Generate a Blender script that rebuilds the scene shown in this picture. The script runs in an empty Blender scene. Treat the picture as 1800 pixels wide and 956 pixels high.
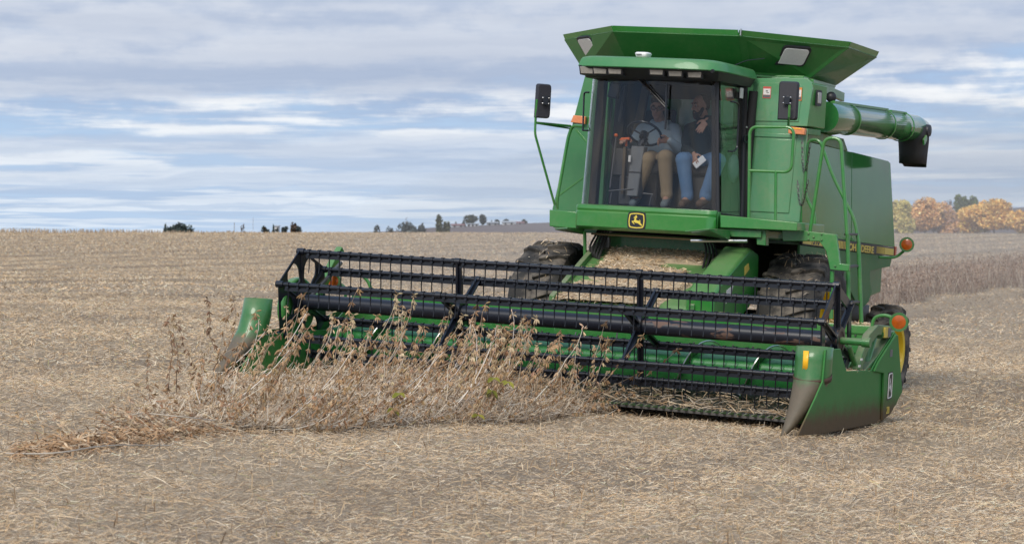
import bpy, bmesh, math, random
import numpy as np
from mathutils import Vector, Matrix, noise as mnoise

sc = bpy.context.scene
col = sc.collection
R = math.radians
random.seed(7)
RNG = np.random.default_rng(7)

# ------------------------------------------------------------------ camera
FPX = 4229.67
PITCH = math.atan(75 / FPX)
CAM_Z = 1.62
cd = bpy.data.cameras.new('camera')
cam = bpy.data.objects.new('camera', cd)
col.objects.link(cam)
sc.camera = cam
cam.location = (0, 0, CAM_Z)
cam.rotation_euler = (R(90) - PITCH, 0, 0)
cd.sensor_fit = 'HORIZONTAL'
cd.sensor_width = 36
cd.lens = FPX / 1800 * 36
cd.clip_start = 0.2
cd.clip_end = 20000
cd.dof.use_dof = True
cd.dof.focus_distance = 22.0
cd.dof.aperture_fstop = 5.6

# ------------------------------------------------------------------ node helper
class NT:
    def __init__(s, tree):
        s.t = tree
    def n(s, typ, ins=None, **kw):
        nd = s.t.nodes.new(typ)
        for k, v in kw.items():
            setattr(nd, k, v)
        for k, v in (ins or {}).items():
            if isinstance(v, bpy.types.NodeSocket):
                s.t.links.new(v, nd.inputs[k])
            else:
                nd.inputs[k].default_value = v
        return nd
    def math(s, op, a, b=None, clamp=False):
        i = {0: a}
        if b is not None:
            i[1] = b
        return s.n('ShaderNodeMath', i, operation=op, use_clamp=clamp).outputs[0]
    def mix(s, f, a, b, mode='MIX'):
        nd = s.n('ShaderNodeMix', None, data_type='RGBA', blend_type=mode)
        for idx, v in ((0, f), (6, a), (7, b)):
            if isinstance(v, bpy.types.NodeSocket):
                s.t.links.new(v, nd.inputs[idx])
            else:
                nd.inputs[idx].default_value = v if idx == 0 or len(v) == 4 else (*v, 1)
        return nd.outputs[2]
    def ramp(s, f, lo, hi):
        return s.n('ShaderNodeMapRange', {0: f, 1: lo, 2: hi, 3: 0.0, 4: 1.0}, clamp=True,
                   interpolation_type='SMOOTHSTEP').outputs[0]
    def noise(s, vec, scale, detail=4, rough=.55, dist=0, out=0):
        return s.n('ShaderNodeTexNoise', {'Vector': vec, 'Scale': scale, 'Detail': detail,
                   'Roughness': rough, 'Distortion': dist}).outputs[out]
    def link(s, a, b):
        s.t.links.new(a, b)

# ------------------------------------------------------------------ sky and sun
SUN_ELEV, SUN_AZ = R(42), R(205)       # azimuth clockwise from the viewing direction
w = bpy.data.worlds.new('World')
sc.world = w
w.use_nodes = True
nt = NT(w.node_tree)
w.node_tree.nodes.clear()
sky = nt.n('ShaderNodeTexSky', None, sky_type='NISHITA', sun_disc=False, sun_elevation=SUN_ELEV,
           sun_rotation=SUN_AZ, altitude=200, air_density=1.0, dust_density=0.6, ozone_density=2.0)
tc = nt.n('ShaderNodeTexCoord')
sep = nt.n('ShaderNodeSeparateXYZ', {0: tc.outputs['Generated']})
X, Y, Z = sep.outputs
SX, OFF, OFF2 = 1.25, (10.1, -34.8, 1.7), (11.1, -28.0, .5)
zc = nt.math('MAXIMUM', Z, 0.0)
az = nt.math('DIVIDE', X, nt.math('MAXIMUM', nt.math('ABSOLUTE', Y), .02))
gen = tc.outputs['Generated']
def puff(dz):
    """billowing detail of roughly equal width and height on the sky"""
    v = nt.n('ShaderNodeVectorMath', {0: gen, 1: (0, 0, dz)}, operation='ADD').outputs[0]
    v = nt.n('ShaderNodeVectorMath', {0: v, 1: (1, 1, 2.0)}, operation='MULTIPLY').outputs[0]
    return nt.math('SUBTRACT', nt.noise(v, 30, 7, .56), .5)
hw = puff(0.0)
fade = nt.math('MINIMUM', nt.math('MULTIPLY', zc, 14.0), 1.0)
def cloud_density(dz):
    d = nt.math('ADD', zc, 0.022 + dz)
    v = nt.n('ShaderNodeCombineXYZ', {0: nt.math('MULTIPLY', nt.math('DIVIDE', X, d), SX), 1: nt.math('DIVIDE', Y, d), 2: 0.0}).outputs[0]
    v = nt.n('ShaderNodeVectorMath', {0: v, 1: OFF}, operation='ADD').outputs[0]
    big = nt.noise(v, .22, 2, .5, .2)
    small = nt.noise(v, .80, 5, .55, .1)
    base = nt.math('ADD', nt.math('MULTIPLY', big, .55), nt.math('MULTIPLY', small, .45))
    return nt.math('ADD', base, nt.math('MULTIPLY', nt.math('MULTIPLY', puff(dz), fade), .34))
d0 = cloud_density(0.0)
d1 = cloud_density(0.006)
cover = nt.ramp(d0, .37, .54)
shade = nt.math('SUBTRACT', d0, d1)
lit = nt.ramp(shade, -.085, .075)
thick = nt.ramp(d0, .50, .64)
cl = nt.mix(lit, (.38, .49, .69), (.97, .98, .99))
cl = nt.mix(nt.math('MULTIPLY', thick, .35), cl, (.41, .47, .61))
vd = nt.math('ADD', nt.math('ADD', zc, nt.math('MULTIPLY', hw, .010)), .02)
vv_ = nt.n('ShaderNodeCombineXYZ', {0: nt.math('MULTIPLY', nt.math('DIVIDE', X, vd), .5), 1: nt.math('DIVIDE', Y, vd), 2: 0.0}).outputs[0]
vv_ = nt.n('ShaderNodeVectorMath', {0: vv_, 1: OFF2}, operation='ADD').outputs[0]
veil = nt.ramp(nt.noise(vv_, .13, 3, .5, .2), .49, .60)
streak = nt.noise(vv_, .9, 4, .5, .2)
cl = nt.mix(nt.math('MULTIPLY', veil, .74), cl, nt.mix(streak, (.34, .42, .585), (.68, .745, .86)))
cover = nt.math('MAXIMUM', cover, veil)
nsky = nt.mix(1.0, sky.outputs[0], (.1, .1, .1), 'MULTIPLY')
blue = nt.mix(.75, nsky, (.37, .565, .90))
final = nt.mix(cover, blue, cl)
hz = nt.math('POWER', nt.math('SUBTRACT', 1.0, nt.math('MINIMUM', nt.math('MULTIPLY', zc, 13.0), 1.0)), 1.5)
final = nt.mix(nt.math('MULTIPLY', hz, .55), final, (.58, .74, .93))
final10 = nt.mix(1.0, final, (10, 10, 10), 'MULTIPLY')
bg = nt.n('ShaderNodeBackground', {0: final10, 1: 0.1})
wo = nt.n('ShaderNodeOutputWorld', {0: bg.outputs[0]})

sd = bpy.data.lights.new('sun', 'SUN')
sun = bpy.data.objects.new('sun', sd)
col.objects.link(sun)
sd.energy = 2.9
sd.angle = R(28)
sd.color = (1, .93, .82)
sdir = Vector((math.sin(SUN_AZ) * math.cos(SUN_ELEV), math.cos(SUN_AZ) * math.cos(SUN_ELEV), math.sin(SUN_ELEV)))
sun.rotation_euler = sdir.to_track_quat('Z', 'Y').to_euler()
sun.location = (0, -20, 30)

vs = sc.view_settings
vs.view_transform = 'Standard'
vs.look = 'None'
vs.exposure = 0.0
vs.gamma = 1.0

# ------------------------------------------------------------------ materials
MATS = {}
def pbsdf(name):
    m = bpy.data.materials.new(name)
    m.use_nodes = True
    m.node_tree.nodes.clear()
    t = NT(m.node_tree)
    b = t.n('ShaderNodeBsdfPrincipled')
    o = t.n('ShaderNodeOutputMaterial', {0: b.outputs[0]})
    MATS[name] = m
    return m, t, b

def setin(t, b, key, v):
    if isinstance(v, bpy.types.NodeSocket):
        t.link(v, b.inputs[key])
    else:
        b.inputs[key].default_value = (*v, 1) if isinstance(v, tuple) and len(v) == 3 else v

def simple(name, c, rough=.5, metal=0, coat=0, var=.25, scale=6, bump=0, bscale=60, spec=.5):
    m, t, b = pbsdf(name)
    g = t.n('ShaderNodeTexCoord').outputs['Object']
    nz = t.noise(g, scale, 5, .6)
    dark = tuple(x * (1 - var) for x in c)
    lite = tuple(min(1, x * (1 + var)) for x in c)
    setin(t, b, 'Base Color', t.mix(nz, dark, lite))
    setin(t, b, 'Roughness', t.math('ADD', rough - .07, t.math('MULTIPLY', nz, .14)))
    setin(t, b, 'Metallic', metal)
    setin(t, b, 'Coat Weight', coat)
    setin(t, b, 'Coat Roughness', .08)
    setin(t, b, 'Specular IOR Level', spec)
    if bump:
        bp = t.n('ShaderNodeBump', {'Height': t.noise(g, bscale, 4, .6), 'Strength': bump, 'Distance': .01})
        setin(t, b, 'Normal', bp.outputs[0])
    return m

def paint(name, c, dust=.25, rough=.34, coat=.5, wear=None, spec=.5, bump=.12):
    """gloss paint with field dust lying on upward faces and in patches"""
    m, t, b = pbsdf(name)
    g = t.n('ShaderNodeTexCoord').outputs['Object']
    n1 = t.noise(g, 2.2, 6, .62)
    n2 = t.noise(g, 23, 5, .65)
    base = t.mix(n1, tuple(x * .88 for x in c), tuple(x * 1.12 for x in c))
    nz = t.n('ShaderNodeSeparateXYZ', {0: t.n('ShaderNodeNewGeometry').outputs['Normal']}).outputs[2]
    up = t.ramp(nz, .25, .95)
    dm = t.math('MULTIPLY', t.ramp(t.math('ADD', t.math('MULTIPLY', n1, .6), t.math('MULTIPLY', n2, .4)), .38, .72), dust)
    dm = t.math('ADD', dm, t.math('MULTIPLY', up, dust * .9), True)
    c2 = t.mix(dm, base, (.30, .25, .17))
    rr = t.math('ADD', rough, t.math('MULTIPLY', dm, .5))
    if wear:
        # bare worn steel / caked dirt low on the sheet: z0..z1 in machine metres
        (z0, z1, wc, yy) = wear
        s = t.n('ShaderNodeSeparateXYZ', {0: g})
        zz = t.math('ADD', s.outputs[2], t.math('MULTIPLY', t.math('SUBTRACT', t.noise(g, 5, 5, .6), .5), .22))
        wm = t.math('SUBTRACT', 1.0, t.ramp(zz, z0, z1))
        c2 = t.mix(t.math('MULTIPLY', wm, .9), c2, t.mix(n2, tuple(x * .7 for x in wc), tuple(x * 1.2 for x in wc)))
        rr = t.math('ADD', rr, t.math('MULTIPLY', wm, .25))
        setin(t, b, 'Coat Weight', t.math('MULTIPLY', t.math('SUBTRACT', 1.0, wm), coat))
    else:
        setin(t, b, 'Coat Weight', t.math('MULTIPLY', t.math('SUBTRACT', 1.0, dm), coat))
    setin(t, b, 'Base Color', c2)
    setin(t, b, 'Specular IOR Level', spec)
    setin(t, b, 'Roughness', rr)
    setin(t, b, 'Coat Roughness', .06)
    bp = t.n('ShaderNodeBump', {'Height': t.noise(g, 3.0, 2, .5), 'Strength': bump, 'Distance': .02})
    setin(t, b, 'Normal', bp.outputs[0])
    setin(t, b, 'Coat Normal', bp.outputs[0])
    return m

GRN = (.026, .210, .034)
green = paint('green_paint', GRN, .24)
green_clean = paint('green_paint_clean', GRN, .15, .30, .7)
green_dusty = paint('green_paint_dusty', (.020, .160, .034), .42, .42, .3)
roof_paint = paint('green_roof_paint', (.040, .215, .070), .14, .42, .25)
divider_paint = paint('green_paint_worn', (.026, .185, .036), .10, .50, .05, wear=(.02, .27, (.135, .075, .048), 0), spec=.2)
cone_paint = paint('worn_cone_paint', (.020, .155, .034), .18, .36, .4, wear=(.34, .47, (.15, .108, .085), 0))
green_ground = paint('green_dirty_low', (.018, .15, .03), .5, .5, .2)
faded = paint('green_paint_faded_lit', (.085, .28, .125), .28, .32, .9)  # chalky fading, with sky glare painted into the colour
left_green = paint('green_paint_left', (.035, .20, .055), .10, .30, .8)
black = simple('black_reel_paint', (.006, .008, .0145), .33, 0, .25, .4, 9)
blackp = simple('black_plastic', (.017, .018, .024), .48, 0, 0, .25, 12)
rubber = simple('black_rubber', (.022, .021, .021), .75, 0, 0, .4, 9, .3, 40)
steel = simple('bright_steel', (.50, .50, .50), .3, 1, 0, .2, 20)
dsteel = simple('dull_steel', (.16, .155, .15), .5, .8, 0, .4, 14)
yellow = simple('yellow_paint', (.72, .50, .015), .42, 0, .3, .15, 8)
yellow_decal = simple('yellow_decal', (.62, .48, .09), .5, 0, 0, .08, 8)
dark_decal = simple('dark_decal', (.022, .021, .022), .5, 0, 0, .1, 8)
orange_refl = simple('amber_reflector', (.95, .50, .02), .35, 0, .3, .08, 30)
amber = simple('amber_lens', (.42, .085, .008), .22, 0, .5, .45, 30)
amber_side = simple('amber_side_lens', (.75, .26, .10), .3, 0, .5, .3, 40)
lens = simple('lamp_lens', (.66, .67, .68), .3, .15, .6, .15, 60)
lens_dim = simple('cab_lamp_lens', (.36, .34, .31), .3, .2, .5, .25, 40)
white_pl = simple('white_plastic', (.78, .79, .80), .35, 0, .3, .04, 9)
white_lab = simple('white_label', (.70, .68, .66), .5, 0, 0, .1, 60)
red_lab = simple('red_label', (.55, .10, .08), .5, 0, 0, .15, 30)
orange_lab = simple('orange_label', (.75, .25, .05), .5, 0, 0, .15, 30)
grey_lab = simple('grey_label', (.12, .12, .13), .5, 0, 0, .15, 80)
interior = simple('interior_grey', (.060, .058, .057), .7, 0, 0, .3, 7)
interior_dark = simple('interior_dark_brown', (.030, .025, .022), .8, 0, 0, .3, 7)
column_grey = simple('column_grey', (.13, .135, .14), .6, 0, 0, .15, 9)
orange_knob = simple('orange_knob', (.75, .14, .02), .4, 0, .3, .1, 9)
seat_fab = simple('seat_fabric', (.035, .03, .028), .9, 0, 0, .3, 30)
tan_wall = simple('cab_trim_tan', (.12, .085, .05), .8, 0, 0, .3, 8)
inner_glass = simple('rear_window_haze', (.10, .19, .17), .25, 0, .4, .3, 5)

# rusty black tube of the reel
m, t, b = pbsdf('reel_tube_paint')
g = t.n('ShaderNodeTexCoord').outputs['Object']
sx = t.n('ShaderNodeSeparateXYZ', {0: g}).outputs[0]
rn = t.noise(t.n('ShaderNodeVectorMath', {0: g, 1: (1.2, 5, 5)}, operation='MULTIPLY').outputs[0], 2.6, 6, .6)
rm = t.math('MULTIPLY', t.ramp(rn, .56, .60), t.ramp(sx, .7, 1.1))
setin(t, b, 'Base Color', t.mix(rm, t.mix(rn, (.006, .008, .015), (.013, .016, .027)), (.14, .085, .065)))
setin(t, b, 'Roughness', t.math('ADD', .34, t.math('MULTIPLY', rm, .4)))
reel_tube_m = m
rusty = simple('rusty_plate', (.085, .05, .035), .7, .2, 0, .4, 20)

# tyre rubber with dust
m, t, b = pbsdf('tyre_rubber')
g = t.n('ShaderNodeTexCoord').outputs['Object']
n1 = t.noise(g, 5, 6, .65)
setin(t, b, 'Base Color', t.mix(t.ramp(n1, .42, .68), (.026, .024, .022), (.17, .145, .118)))
setin(t, b, 'Roughness', .8)
bp = t.n('ShaderNodeBump', {'Height': t.noise(g, 40, 4, .6), 'Strength': .25, 'Distance': .01})
setin(t, b, 'Normal', bp.outputs[0])
tyre_m = m

# glass: tinted, thin, with a soft mirror sheen
def glass(name, tint, refl=.05, edge=.5):
    m = bpy.data.materials.new(name)
    m.use_nodes = True
    m.node_tree.nodes.clear()
    t = NT(m.node_tree)
    tr = t.n('ShaderNodeBsdfTransparent', {0: (*tint, 1)})
    gl = t.n('ShaderNodeBsdfGlossy', {0: (1, 1, 1, 1), 'Roughness': .03})
    lw = t.n('ShaderNodeLayerWeight', {0: .5})
    f = t.math('ADD', refl, t.math('MULTIPLY', t.math('POWER', lw.outputs['Facing'], 3.0), edge), True)
    mx = t.n('ShaderNodeMixShader', {0: f, 1: tr.outputs[0], 2: gl.outputs[0]})
    t.n('ShaderNodeOutputMaterial', {0: mx.outputs[0]})
    return m
wind_glass = glass('tinted_windscreen', (.855, .86, .87), .022, 1.1)
side_glass = glass('door_glass', (.93, .955, .945), .03, .7)

# vertex-colour driven plant material
def vcol(name, rough=.8, transl=0.0, var=.2):
    m, t, b = pbsdf(name)
    a = t.n('ShaderNodeVertexColor', layer_name='Col')
    g = t.n('ShaderNodeTexCoord').outputs['Object']
    nz = t.noise(g, 3.0, 4, .6)
    v = t.math('ADD', 1 - var, t.math('MULTIPLY', nz, 2 * var))
    vv = t.n('ShaderNodeCombineColor', {0: v, 1: v, 2: v}).outputs[0]
    setin(t, b, 'Base Color', t.mix(1.0, a.outputs[0], vv, 'MULTIPLY'))
    setin(t, b, 'Roughness', rough)
    setin(t, b, 'Specular IOR Level', .25)
    if transl:
        try:
            b.inputs['Subsurface Weight'].default_value = 0
        except KeyError:
            pass
    return m
straw_m = vcol('dry_straw', .75)
plant_m = vcol('dry_bean_plant', .7)
leaf_m = vcol('tree_leaves', .7, 0, .25)

# ------------------------------------------------------------------ terrain
NZ = .0562
def sstep(a, b, v):
    t = np.clip((v - a) / (b - a), 0, 1)
    return t * t * (3 - 2 * t)

def terrain(x, y):
    x = np.asarray(x, float)
    y = np.asarray(y, float)
    xs = 9 * np.tanh(x / 9)
    near = -NZ * np.where(np.abs(x) < 5.5, x, np.sign(x) * (5.5 + 4 * np.tanh((np.abs(x) - 5.5) / 4)))
    k = 1 - sstep(34, 95, y) * .9
    k = k * (1 - sstep(95, 160, y))
    far_left = 1.22 * sstep(60, 250, y)
    far_right = 1.15 * sstep(90, 300, y)
    lr = sstep(-10, 45, x)
    z = near * k + far_left * (1 - lr) + far_right * lr
    z = z - (5.5 * sstep(255, 520, y)) * (1 - lr) - lr * 5.5 * sstep(330, 600, y)
    # gentle unevenness
    z = z + .035 * np.sin(x * .55 + .4 * y) * np.sin(y * .31) * sstep(30, 60, y) + .02 * np.sin(x * 1.7 + 1.3) * np.sin(y * 1.1 + x * .4)
    hx = (x * .914 - y * .406) + 9.25
    hy = x * .406 + y * .914 - 21.85
    z = z - .095 * sstep(-3.4, 1.2, hx) * (1 - sstep(4, 8, hx)) * sstep(-7, -1.5, hy) * (1 - sstep(3, 9, hy))
    # low swell behind the machine on the right
    return z

def gridaxis(lo, hi, n, centre, dense):
    t = np.linspace(-1, 1, n)
    a = np.sinh(t * dense) / np.sinh(dense)
    v = np.where(a < 0, centre + a * (centre - lo), centre + a * (hi - centre))
    return v

def tagp(o, label=None, cat=None, group=None, kind=None):
    for k, v in (('label', label), ('category', cat), ('group', group), ('kind', kind)):
        if v:
            o[k] = v
    return o

def mesh_obj(name, verts, faces, mats, parent=None, smooth=None, loc=None):
    me = bpy.data.meshes.new(name)
    me.from_pydata([tuple(v) for v in verts], [], faces)
    for mm in (mats if isinstance(mats, (list, tuple)) else [mats]):
        me.materials.append(mm)
    me.update()
    o = bpy.data.objects.new(name, me)
    col.objects.link(o)
    if parent:
        o.parent = parent
    if loc is not None:
        o.location = loc
    if smooth is not None:
        me.polygons.foreach_set('use_smooth', [True] * len(me.polygons))
        me.set_sharp_from_angle(angle=R(smooth))
    return o

gx = gridaxis(-1800, 1800, 261, 0, 6.0)
gy = gridaxis(-300, 3500, 301, 22, 6.0)
GX, GY = np.meshgrid(gx, gy)
GZ = terrain(GX, GY)
V = np.stack([GX.ravel(), GY.ravel(), GZ.ravel()], 1)
nx, ny = len(gx), len(gy)
ii = (np.arange(ny - 1)[:, None] * nx + np.arange(nx - 1)[None]).ravel()
F = np.stack([ii, ii + 1, ii + nx + 1, ii + nx], 1)

m, t, b = pbsdf('stubble_ground')
g = t.n('ShaderNodeTexCoord').outputs['Object']
sepg = t.n('ShaderNodeSeparateXYZ', {0: g})
# crop rows run along the machine's heading (0.406, 0.914)
across = t.math('SUBTRACT', t.math('MULTIPLY', sepg.outputs[0], .914), t.math('MULTIPLY', sepg.outputs[1], .406))
along = t.math('ADD', t.math('MULTIPLY', sepg.outputs[0], .406), t.math('MULTIPLY', sepg.outputs[1], .914))
rot = t.n('ShaderNodeCombineXYZ', {0: t.math('MULTIPLY', along, .06), 1: across, 2: 0.0}).outputs[0]
bands = t.noise(rot, .20, 3, .55, .3)
view_bands = t.noise(t.n('ShaderNodeCombineXYZ', {0: t.math('MULTIPLY', sepg.outputs[0], .10),
          1: t.math('ADD', sepg.outputs[1], t.math('MULTIPLY', sepg.outputs[0], .25)), 2: 0.0}).outputs[0], .085, 4, .6, .4)
mott = t.noise(g, 1.1, 6, .7)
fine = t.noise(g, 16, 5, .75)
gran = t.noise(g, 4.5, 5, .8)
straw_c = t.mix(fine, (.20, .148, .10), (.50, .39, .27))
straw_c = t.mix(t.math('MULTIPLY', t.ramp(gran, .45, .62), .5), straw_c, (.56, .445, .315))
ph_ = t.math('ADD', across, t.math('ADD', 2.25, t.math('MULTIPLY', t.math('SINE', t.math('MULTIPLY', across, .31)), .9)))
row = t.ramp(t.math('SINE', t.math('ADD', ph_, t.math('MULTIPLY', t.math('SUBTRACT', bands, .5), 1.2))), .55, .98)
dk = t.math('MULTIPLY', row, t.math('ADD', .15, t.math('MULTIPLY', t.ramp(view_bands, .35, .6), .5)))
dk = t.math('ADD', dk, t.math('MULTIPLY', t.ramp(bands, .54, .66), .22), True)
c2 = t.mix(dk, straw_c, t.mix(fine, (.15, .115, .085), (.36, .28, .205)))
c2 = t.mix(t.math('MULTIPLY', t.ramp(mott, .5, .7), .30), c2, (.24, .185, .135))
setin(t, b, 'Base Color', c2)
setin(t, b, 'Roughness', .95)
setin(t, b, 'Specular IOR Level', .1)
bp = t.n('ShaderNodeBump', {'Height': t.math('ADD', fine, t.math('MULTIPLY', gran, 2.0)), 'Strength': .7, 'Distance': .06})
setin(t, b, 'Normal', bp.outputs[0])
ground_m = m

me = bpy.data.meshes.new('field_ground')
me.from_pydata(V.tolist(), [], F.tolist())
me.materials.append(ground_m)
me.polygons.foreach_set('use_smooth', [True] * len(me.polygons))
field = bpy.data.objects.new('field_ground', me)
col.objects.link(field)
field['kind'] = 'structure'
field['label'] = 'harvested field of tan stubble rising to the horizon'

# dark ploughed hill on the skyline
def far(px, py, D):
    return Vector(((px - 900) / FPX * D, D, CAM_Z - (py - 403) / FPX * D))
hill_prof = [(560, 412), (700, 406), (755, 400.5), (800, 398.5), (830, 397), (880, 394.5), (940, 392), (975, 391), (1100, 389),
             (1300, 386), (1500, 384), (1650, 378), (1790, 365), (1900, 362), (2100, 366), (2400, 385), (2700, 408)]
vv, ff = [], []
for k, (dy, drop) in enumerate([(-260, 12), (-120, 4.0), (0, 0), (200, 1.5), (600, 14)]):
    for (px, py) in hill_prof:
        p = far(px, py, 900)
        vv.append((p.x * (1 + dy / 900 * .5), p.y + dy, p.z - drop))
nh = len(hill_prof)
for r_ in range(4):
    for c_ in range(nh - 1):
        i = r_ * nh + c_
        ff.append((i, i + 1, i + nh + 1, i + nh))
hill_m = simple('ploughed_soil', (.150, .118, .112), .95, 0, 0, .25, .02)
hill = mesh_obj('hill', vv, ff, hill_m, smooth=60)
hill['kind'] = 'structure'
hill['label'] = 'dark ploughed rise behind the stubble field'

# ------------------------------------------------------------------ mesh builder
class MB:
    def __init__(s):
        s.v, s.f, s.m = [], [], []
    def add(s, vs, fs, mi=0):
        o = len(s.v)
        s.v += [Vector(p) for p in vs]
        s.f += [tuple(i + o for i in f) for f in fs]
        s.m += [mi] * len(fs)
        return s
    def box(s, c, d, mi=0, rot=None):
        hx, hy, hz_ = d[0] / 2, d[1] / 2, d[2] / 2
        vs = [Vector((sx * hx, sy * hy, sz * hz_)) for sz in (-1, 1) for sy in (-1, 1) for sx in (-1, 1)]
        if rot:
            vs = [rot @ p for p in vs]
        vs = [p + Vector(c) for p in vs]
        return s.add(vs, [(0, 2, 3, 1), (4, 5, 7, 6), (0, 1, 5, 4), (2, 6, 7, 3), (0, 4, 6, 2), (1, 3, 7, 5)], mi)
    def hexa(s, a, b_, mi=0):
        """two quads of four points joined"""
        return s.add(list(a) + list(b_), [(3, 2, 1, 0), (4, 5, 6, 7), (0, 1, 5, 4), (1, 2, 6, 5), (2, 3, 7, 6), (3, 0, 4, 7)], mi)
    def prism(s, poly, d, mi=0):
        """polygon of 3-D points swept by vector d"""
        n = len(poly)
        d = Vector(d)
        vs = [Vector(p) for p in poly] + [Vector(p) + d for p in poly]
        fs = [tuple(range(n))[::-1], tuple(range(n, 2 * n))] + [(i, (i + 1) % n, n + (i + 1) % n, n + i) for i in range(n)]
        return s.add(vs, fs, mi)
    def tube(s, pts, r, n=10, mi=0, caps=True, closed=False):
        pts = [Vector(p) for p in pts]
        rs = r if isinstance(r, (list, tuple)) else [r] * len(pts)
        N = len(pts)
        o = len(s.v)
        prev = None
        for i, p in enumerate(pts):
            a = pts[(i - 1) % N] if (i > 0 or closed) else p
            c = pts[(i + 1) % N] if (i < N - 1 or closed) else p
            tdir = (c - a)
            if tdir.length < 1e-9:
                tdir = Vector((0, 0, 1))
            tdir.normalize()
            if prev is None:
                ref = Vector((0, 0, 1)) if abs(tdir.z) < .9 else Vector((1, 0, 0))
                e1 = tdir.cross(ref).normalized()
            else:
                e1 = (prev - tdir * prev.dot(tdir)).normalized()
            prev = e1
            e2 = tdir.cross(e1)
            for k in range(n):
                an = 2 * math.pi * k / n
                s.v.append(p + (e1 * math.cos(an) + e2 * math.sin(an)) * rs[i])
        segs = N if closed else N - 1
        for i in range(segs):
            j = (i + 1) % N
            for k in range(n):
                k2 = (k + 1) % n
                s.f.append((o + i * n + k, o + i * n + k2, o + j * n + k2, o + j * n + k))
                s.m.append(mi)
        if caps and not closed:
            s.f.append(tuple(o + k for k in range(n))[::-1]); s.m.append(mi)
            s.f.append(tuple(o + (N - 1) * n + k for k in range(n))); s.m.append(mi)
        return s
    def lathe(s, c, axis, prof, n=32, mi=0):
        """prof: list of (distance along axis, radius)"""
        axis = Vector(axis).normalized()
        c = Vector(c)
        return s.tube_prof([c + axis * a for a, _ in prof], axis, [r for _, r in prof], n, mi)
    def tube_prof(s, pts, axis, rs, n, mi=0):
        ref = Vector((0, 0, 1)) if abs(axis.z) < .9 else Vector((1, 0, 0))
        e1 = axis.cross(ref).normalized()
        e2 = axis.cross(e1)
        o = len(s.v)
        for p, r in zip(pts, rs):
            for k in range(n):
                an = 2 * math.pi * k / n
                s.v.append(p + (e1 * math.cos(an) + e2 * math.sin(an)) * r)
        for i in range(len(pts) - 1):
            for k in range(n):
                k2 = (k + 1) % n
                s.f.append((o + i * n + k, o + i * n + k2, o + (i + 1) * n + k2, o + (i + 1) * n + k))
                s.m.append(mi)
        return s
    def ball(s, c, r, mi=0, n=12, sc_=(1, 1, 1)):
        c = Vector(c)
        o = len(s.v)
        rows = n // 2
        s.v.append(c + Vector((0, 0, r * sc_[2])))
        for i in range(1, rows):
            th = math.pi * i / rows
            for k in range(n):
                an = 2 * math.pi * k / n
                s.v.append(c + Vector((r * sc_[0] * math.sin(th) * math.cos(an), r * sc_[1] * math.sin(th) * math.sin(an), r * sc_[2] * math.cos(th))))
        s.v.append(c - Vector((0, 0, r * sc_[2])))
        last = len(s.v) - 1
        for k in range(n):
            s.f.append((o, o + 1 + k, o + 1 + (k + 1) % n)); s.m.append(mi)
            b0 = o + 1 + (rows - 2) * n
            s.f.append((b0 + k, last, b0 + (k + 1) % n)); s.m.append(mi)
        for i in range(rows - 2):
            for k in range(n):
                a = o + 1 + i * n
                s.f.append((a + k, a + n + k, a + n + (k + 1) % n, a + (k + 1) % n)); s.m.append(mi)
        return s
    def build(s, name, mats, parent=None, smooth=35, bevel=0, solid=0, fixn=True):
        me = bpy.data.meshes.new(name)
        me.from_pydata([tuple(p) for p in s.v], [], s.f)
        mats = mats if isinstance(mats, (list, tuple)) else [mats]
        for mm in mats:
            me.materials.append(mm)
        if len(mats) > 1:
            me.polygons.foreach_set('material_index', s.m)
        if fixn:
            bm = bmesh.new()
            bm.from_mesh(me)
            bmesh.ops.recalc_face_normals(bm, faces=bm.faces)
            bm.to_mesh(me)
            bm.free()
        me.polygons.foreach_set('use_smooth', [True] * len(me.polygons))
        me.set_sharp_from_angle(angle=R(smooth))
        me.update()
        o = bpy.data.objects.new(name, me)
        col.objects.link(o)
        if parent:
            o.parent = parent
        if solid:
            md = o.modifiers.new('solid', 'SOLIDIFY')
            md.thickness = solid
            md.offset = 0
        if bevel:
            md = o.modifiers.new('bevel', 'BEVEL')
            md.width = bevel
            md.segments = 2
            md.limit_method = 'ANGLE'
            md.angle_limit = R(40)
            md.harden_normals = False
        return o

def copy_under(o, parent, loc=None):
    c = o.copy()
    col.objects.link(c)
    c.parent = parent
    if loc is not None:
        c.location = loc
    return c

def arc(pts, r, n=5):
    """round the inner corners of a polyline"""
    pts = [Vector(p) for p in pts]
    out = [pts[0]]
    for i in range(1, len(pts) - 1):
        a, b_, c = pts[i - 1], pts[i], pts[i + 1]
        d1, d2 = (a - b_), (c - b_)
        rr = min(r, d1.length * .48, d2.length * .48)
        p1, p2 = b_ + d1.normalized() * rr, b_ + d2.normalized() * rr
        for k in range(n + 1):
            tt = k / n
            out.append((p1 * (1 - tt) + b_ * tt) * (1 - tt) + (b_ * (1 - tt) + p2 * tt) * tt)
    out.append(pts[-1])
    return out

# ------------------------------------------------------------------ the machine's own frame
# x to the machine's left (right in the photo), y to its rear, z up
cU = Vector((0.9119777901953038, 0.058558573896751086, -0.40603867255923914))
cW = Vector((0.4063821070141852, 0.00645719330632203, 0.9136804078852275))
cN = Vector((0.056125691881718176, -0.99826309061178, -0.0179083397615441))
cO = Vector((0.39463358052470304, 1.2222342867361964, 23.566545633896283))
def c2w(v):
    cp, sp = math.cos(PITCH), math.sin(PITCH)
    return Vector((v.x, -v.y * sp + v.z * cp, -v.y * cp - v.z * sp))
wU, wW, wN, wO = c2w(cU), c2w(cW), c2w(cN), c2w(cO) + Vector((0, 0, CAM_Z))
MM = Matrix(((wU.x, wW.x, wN.x, wO.x), (wU.y, wW.y, wN.y, wO.y), (wU.z, wW.z, wN.z, wO.z), (0, 0, 0, 1)))

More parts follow.
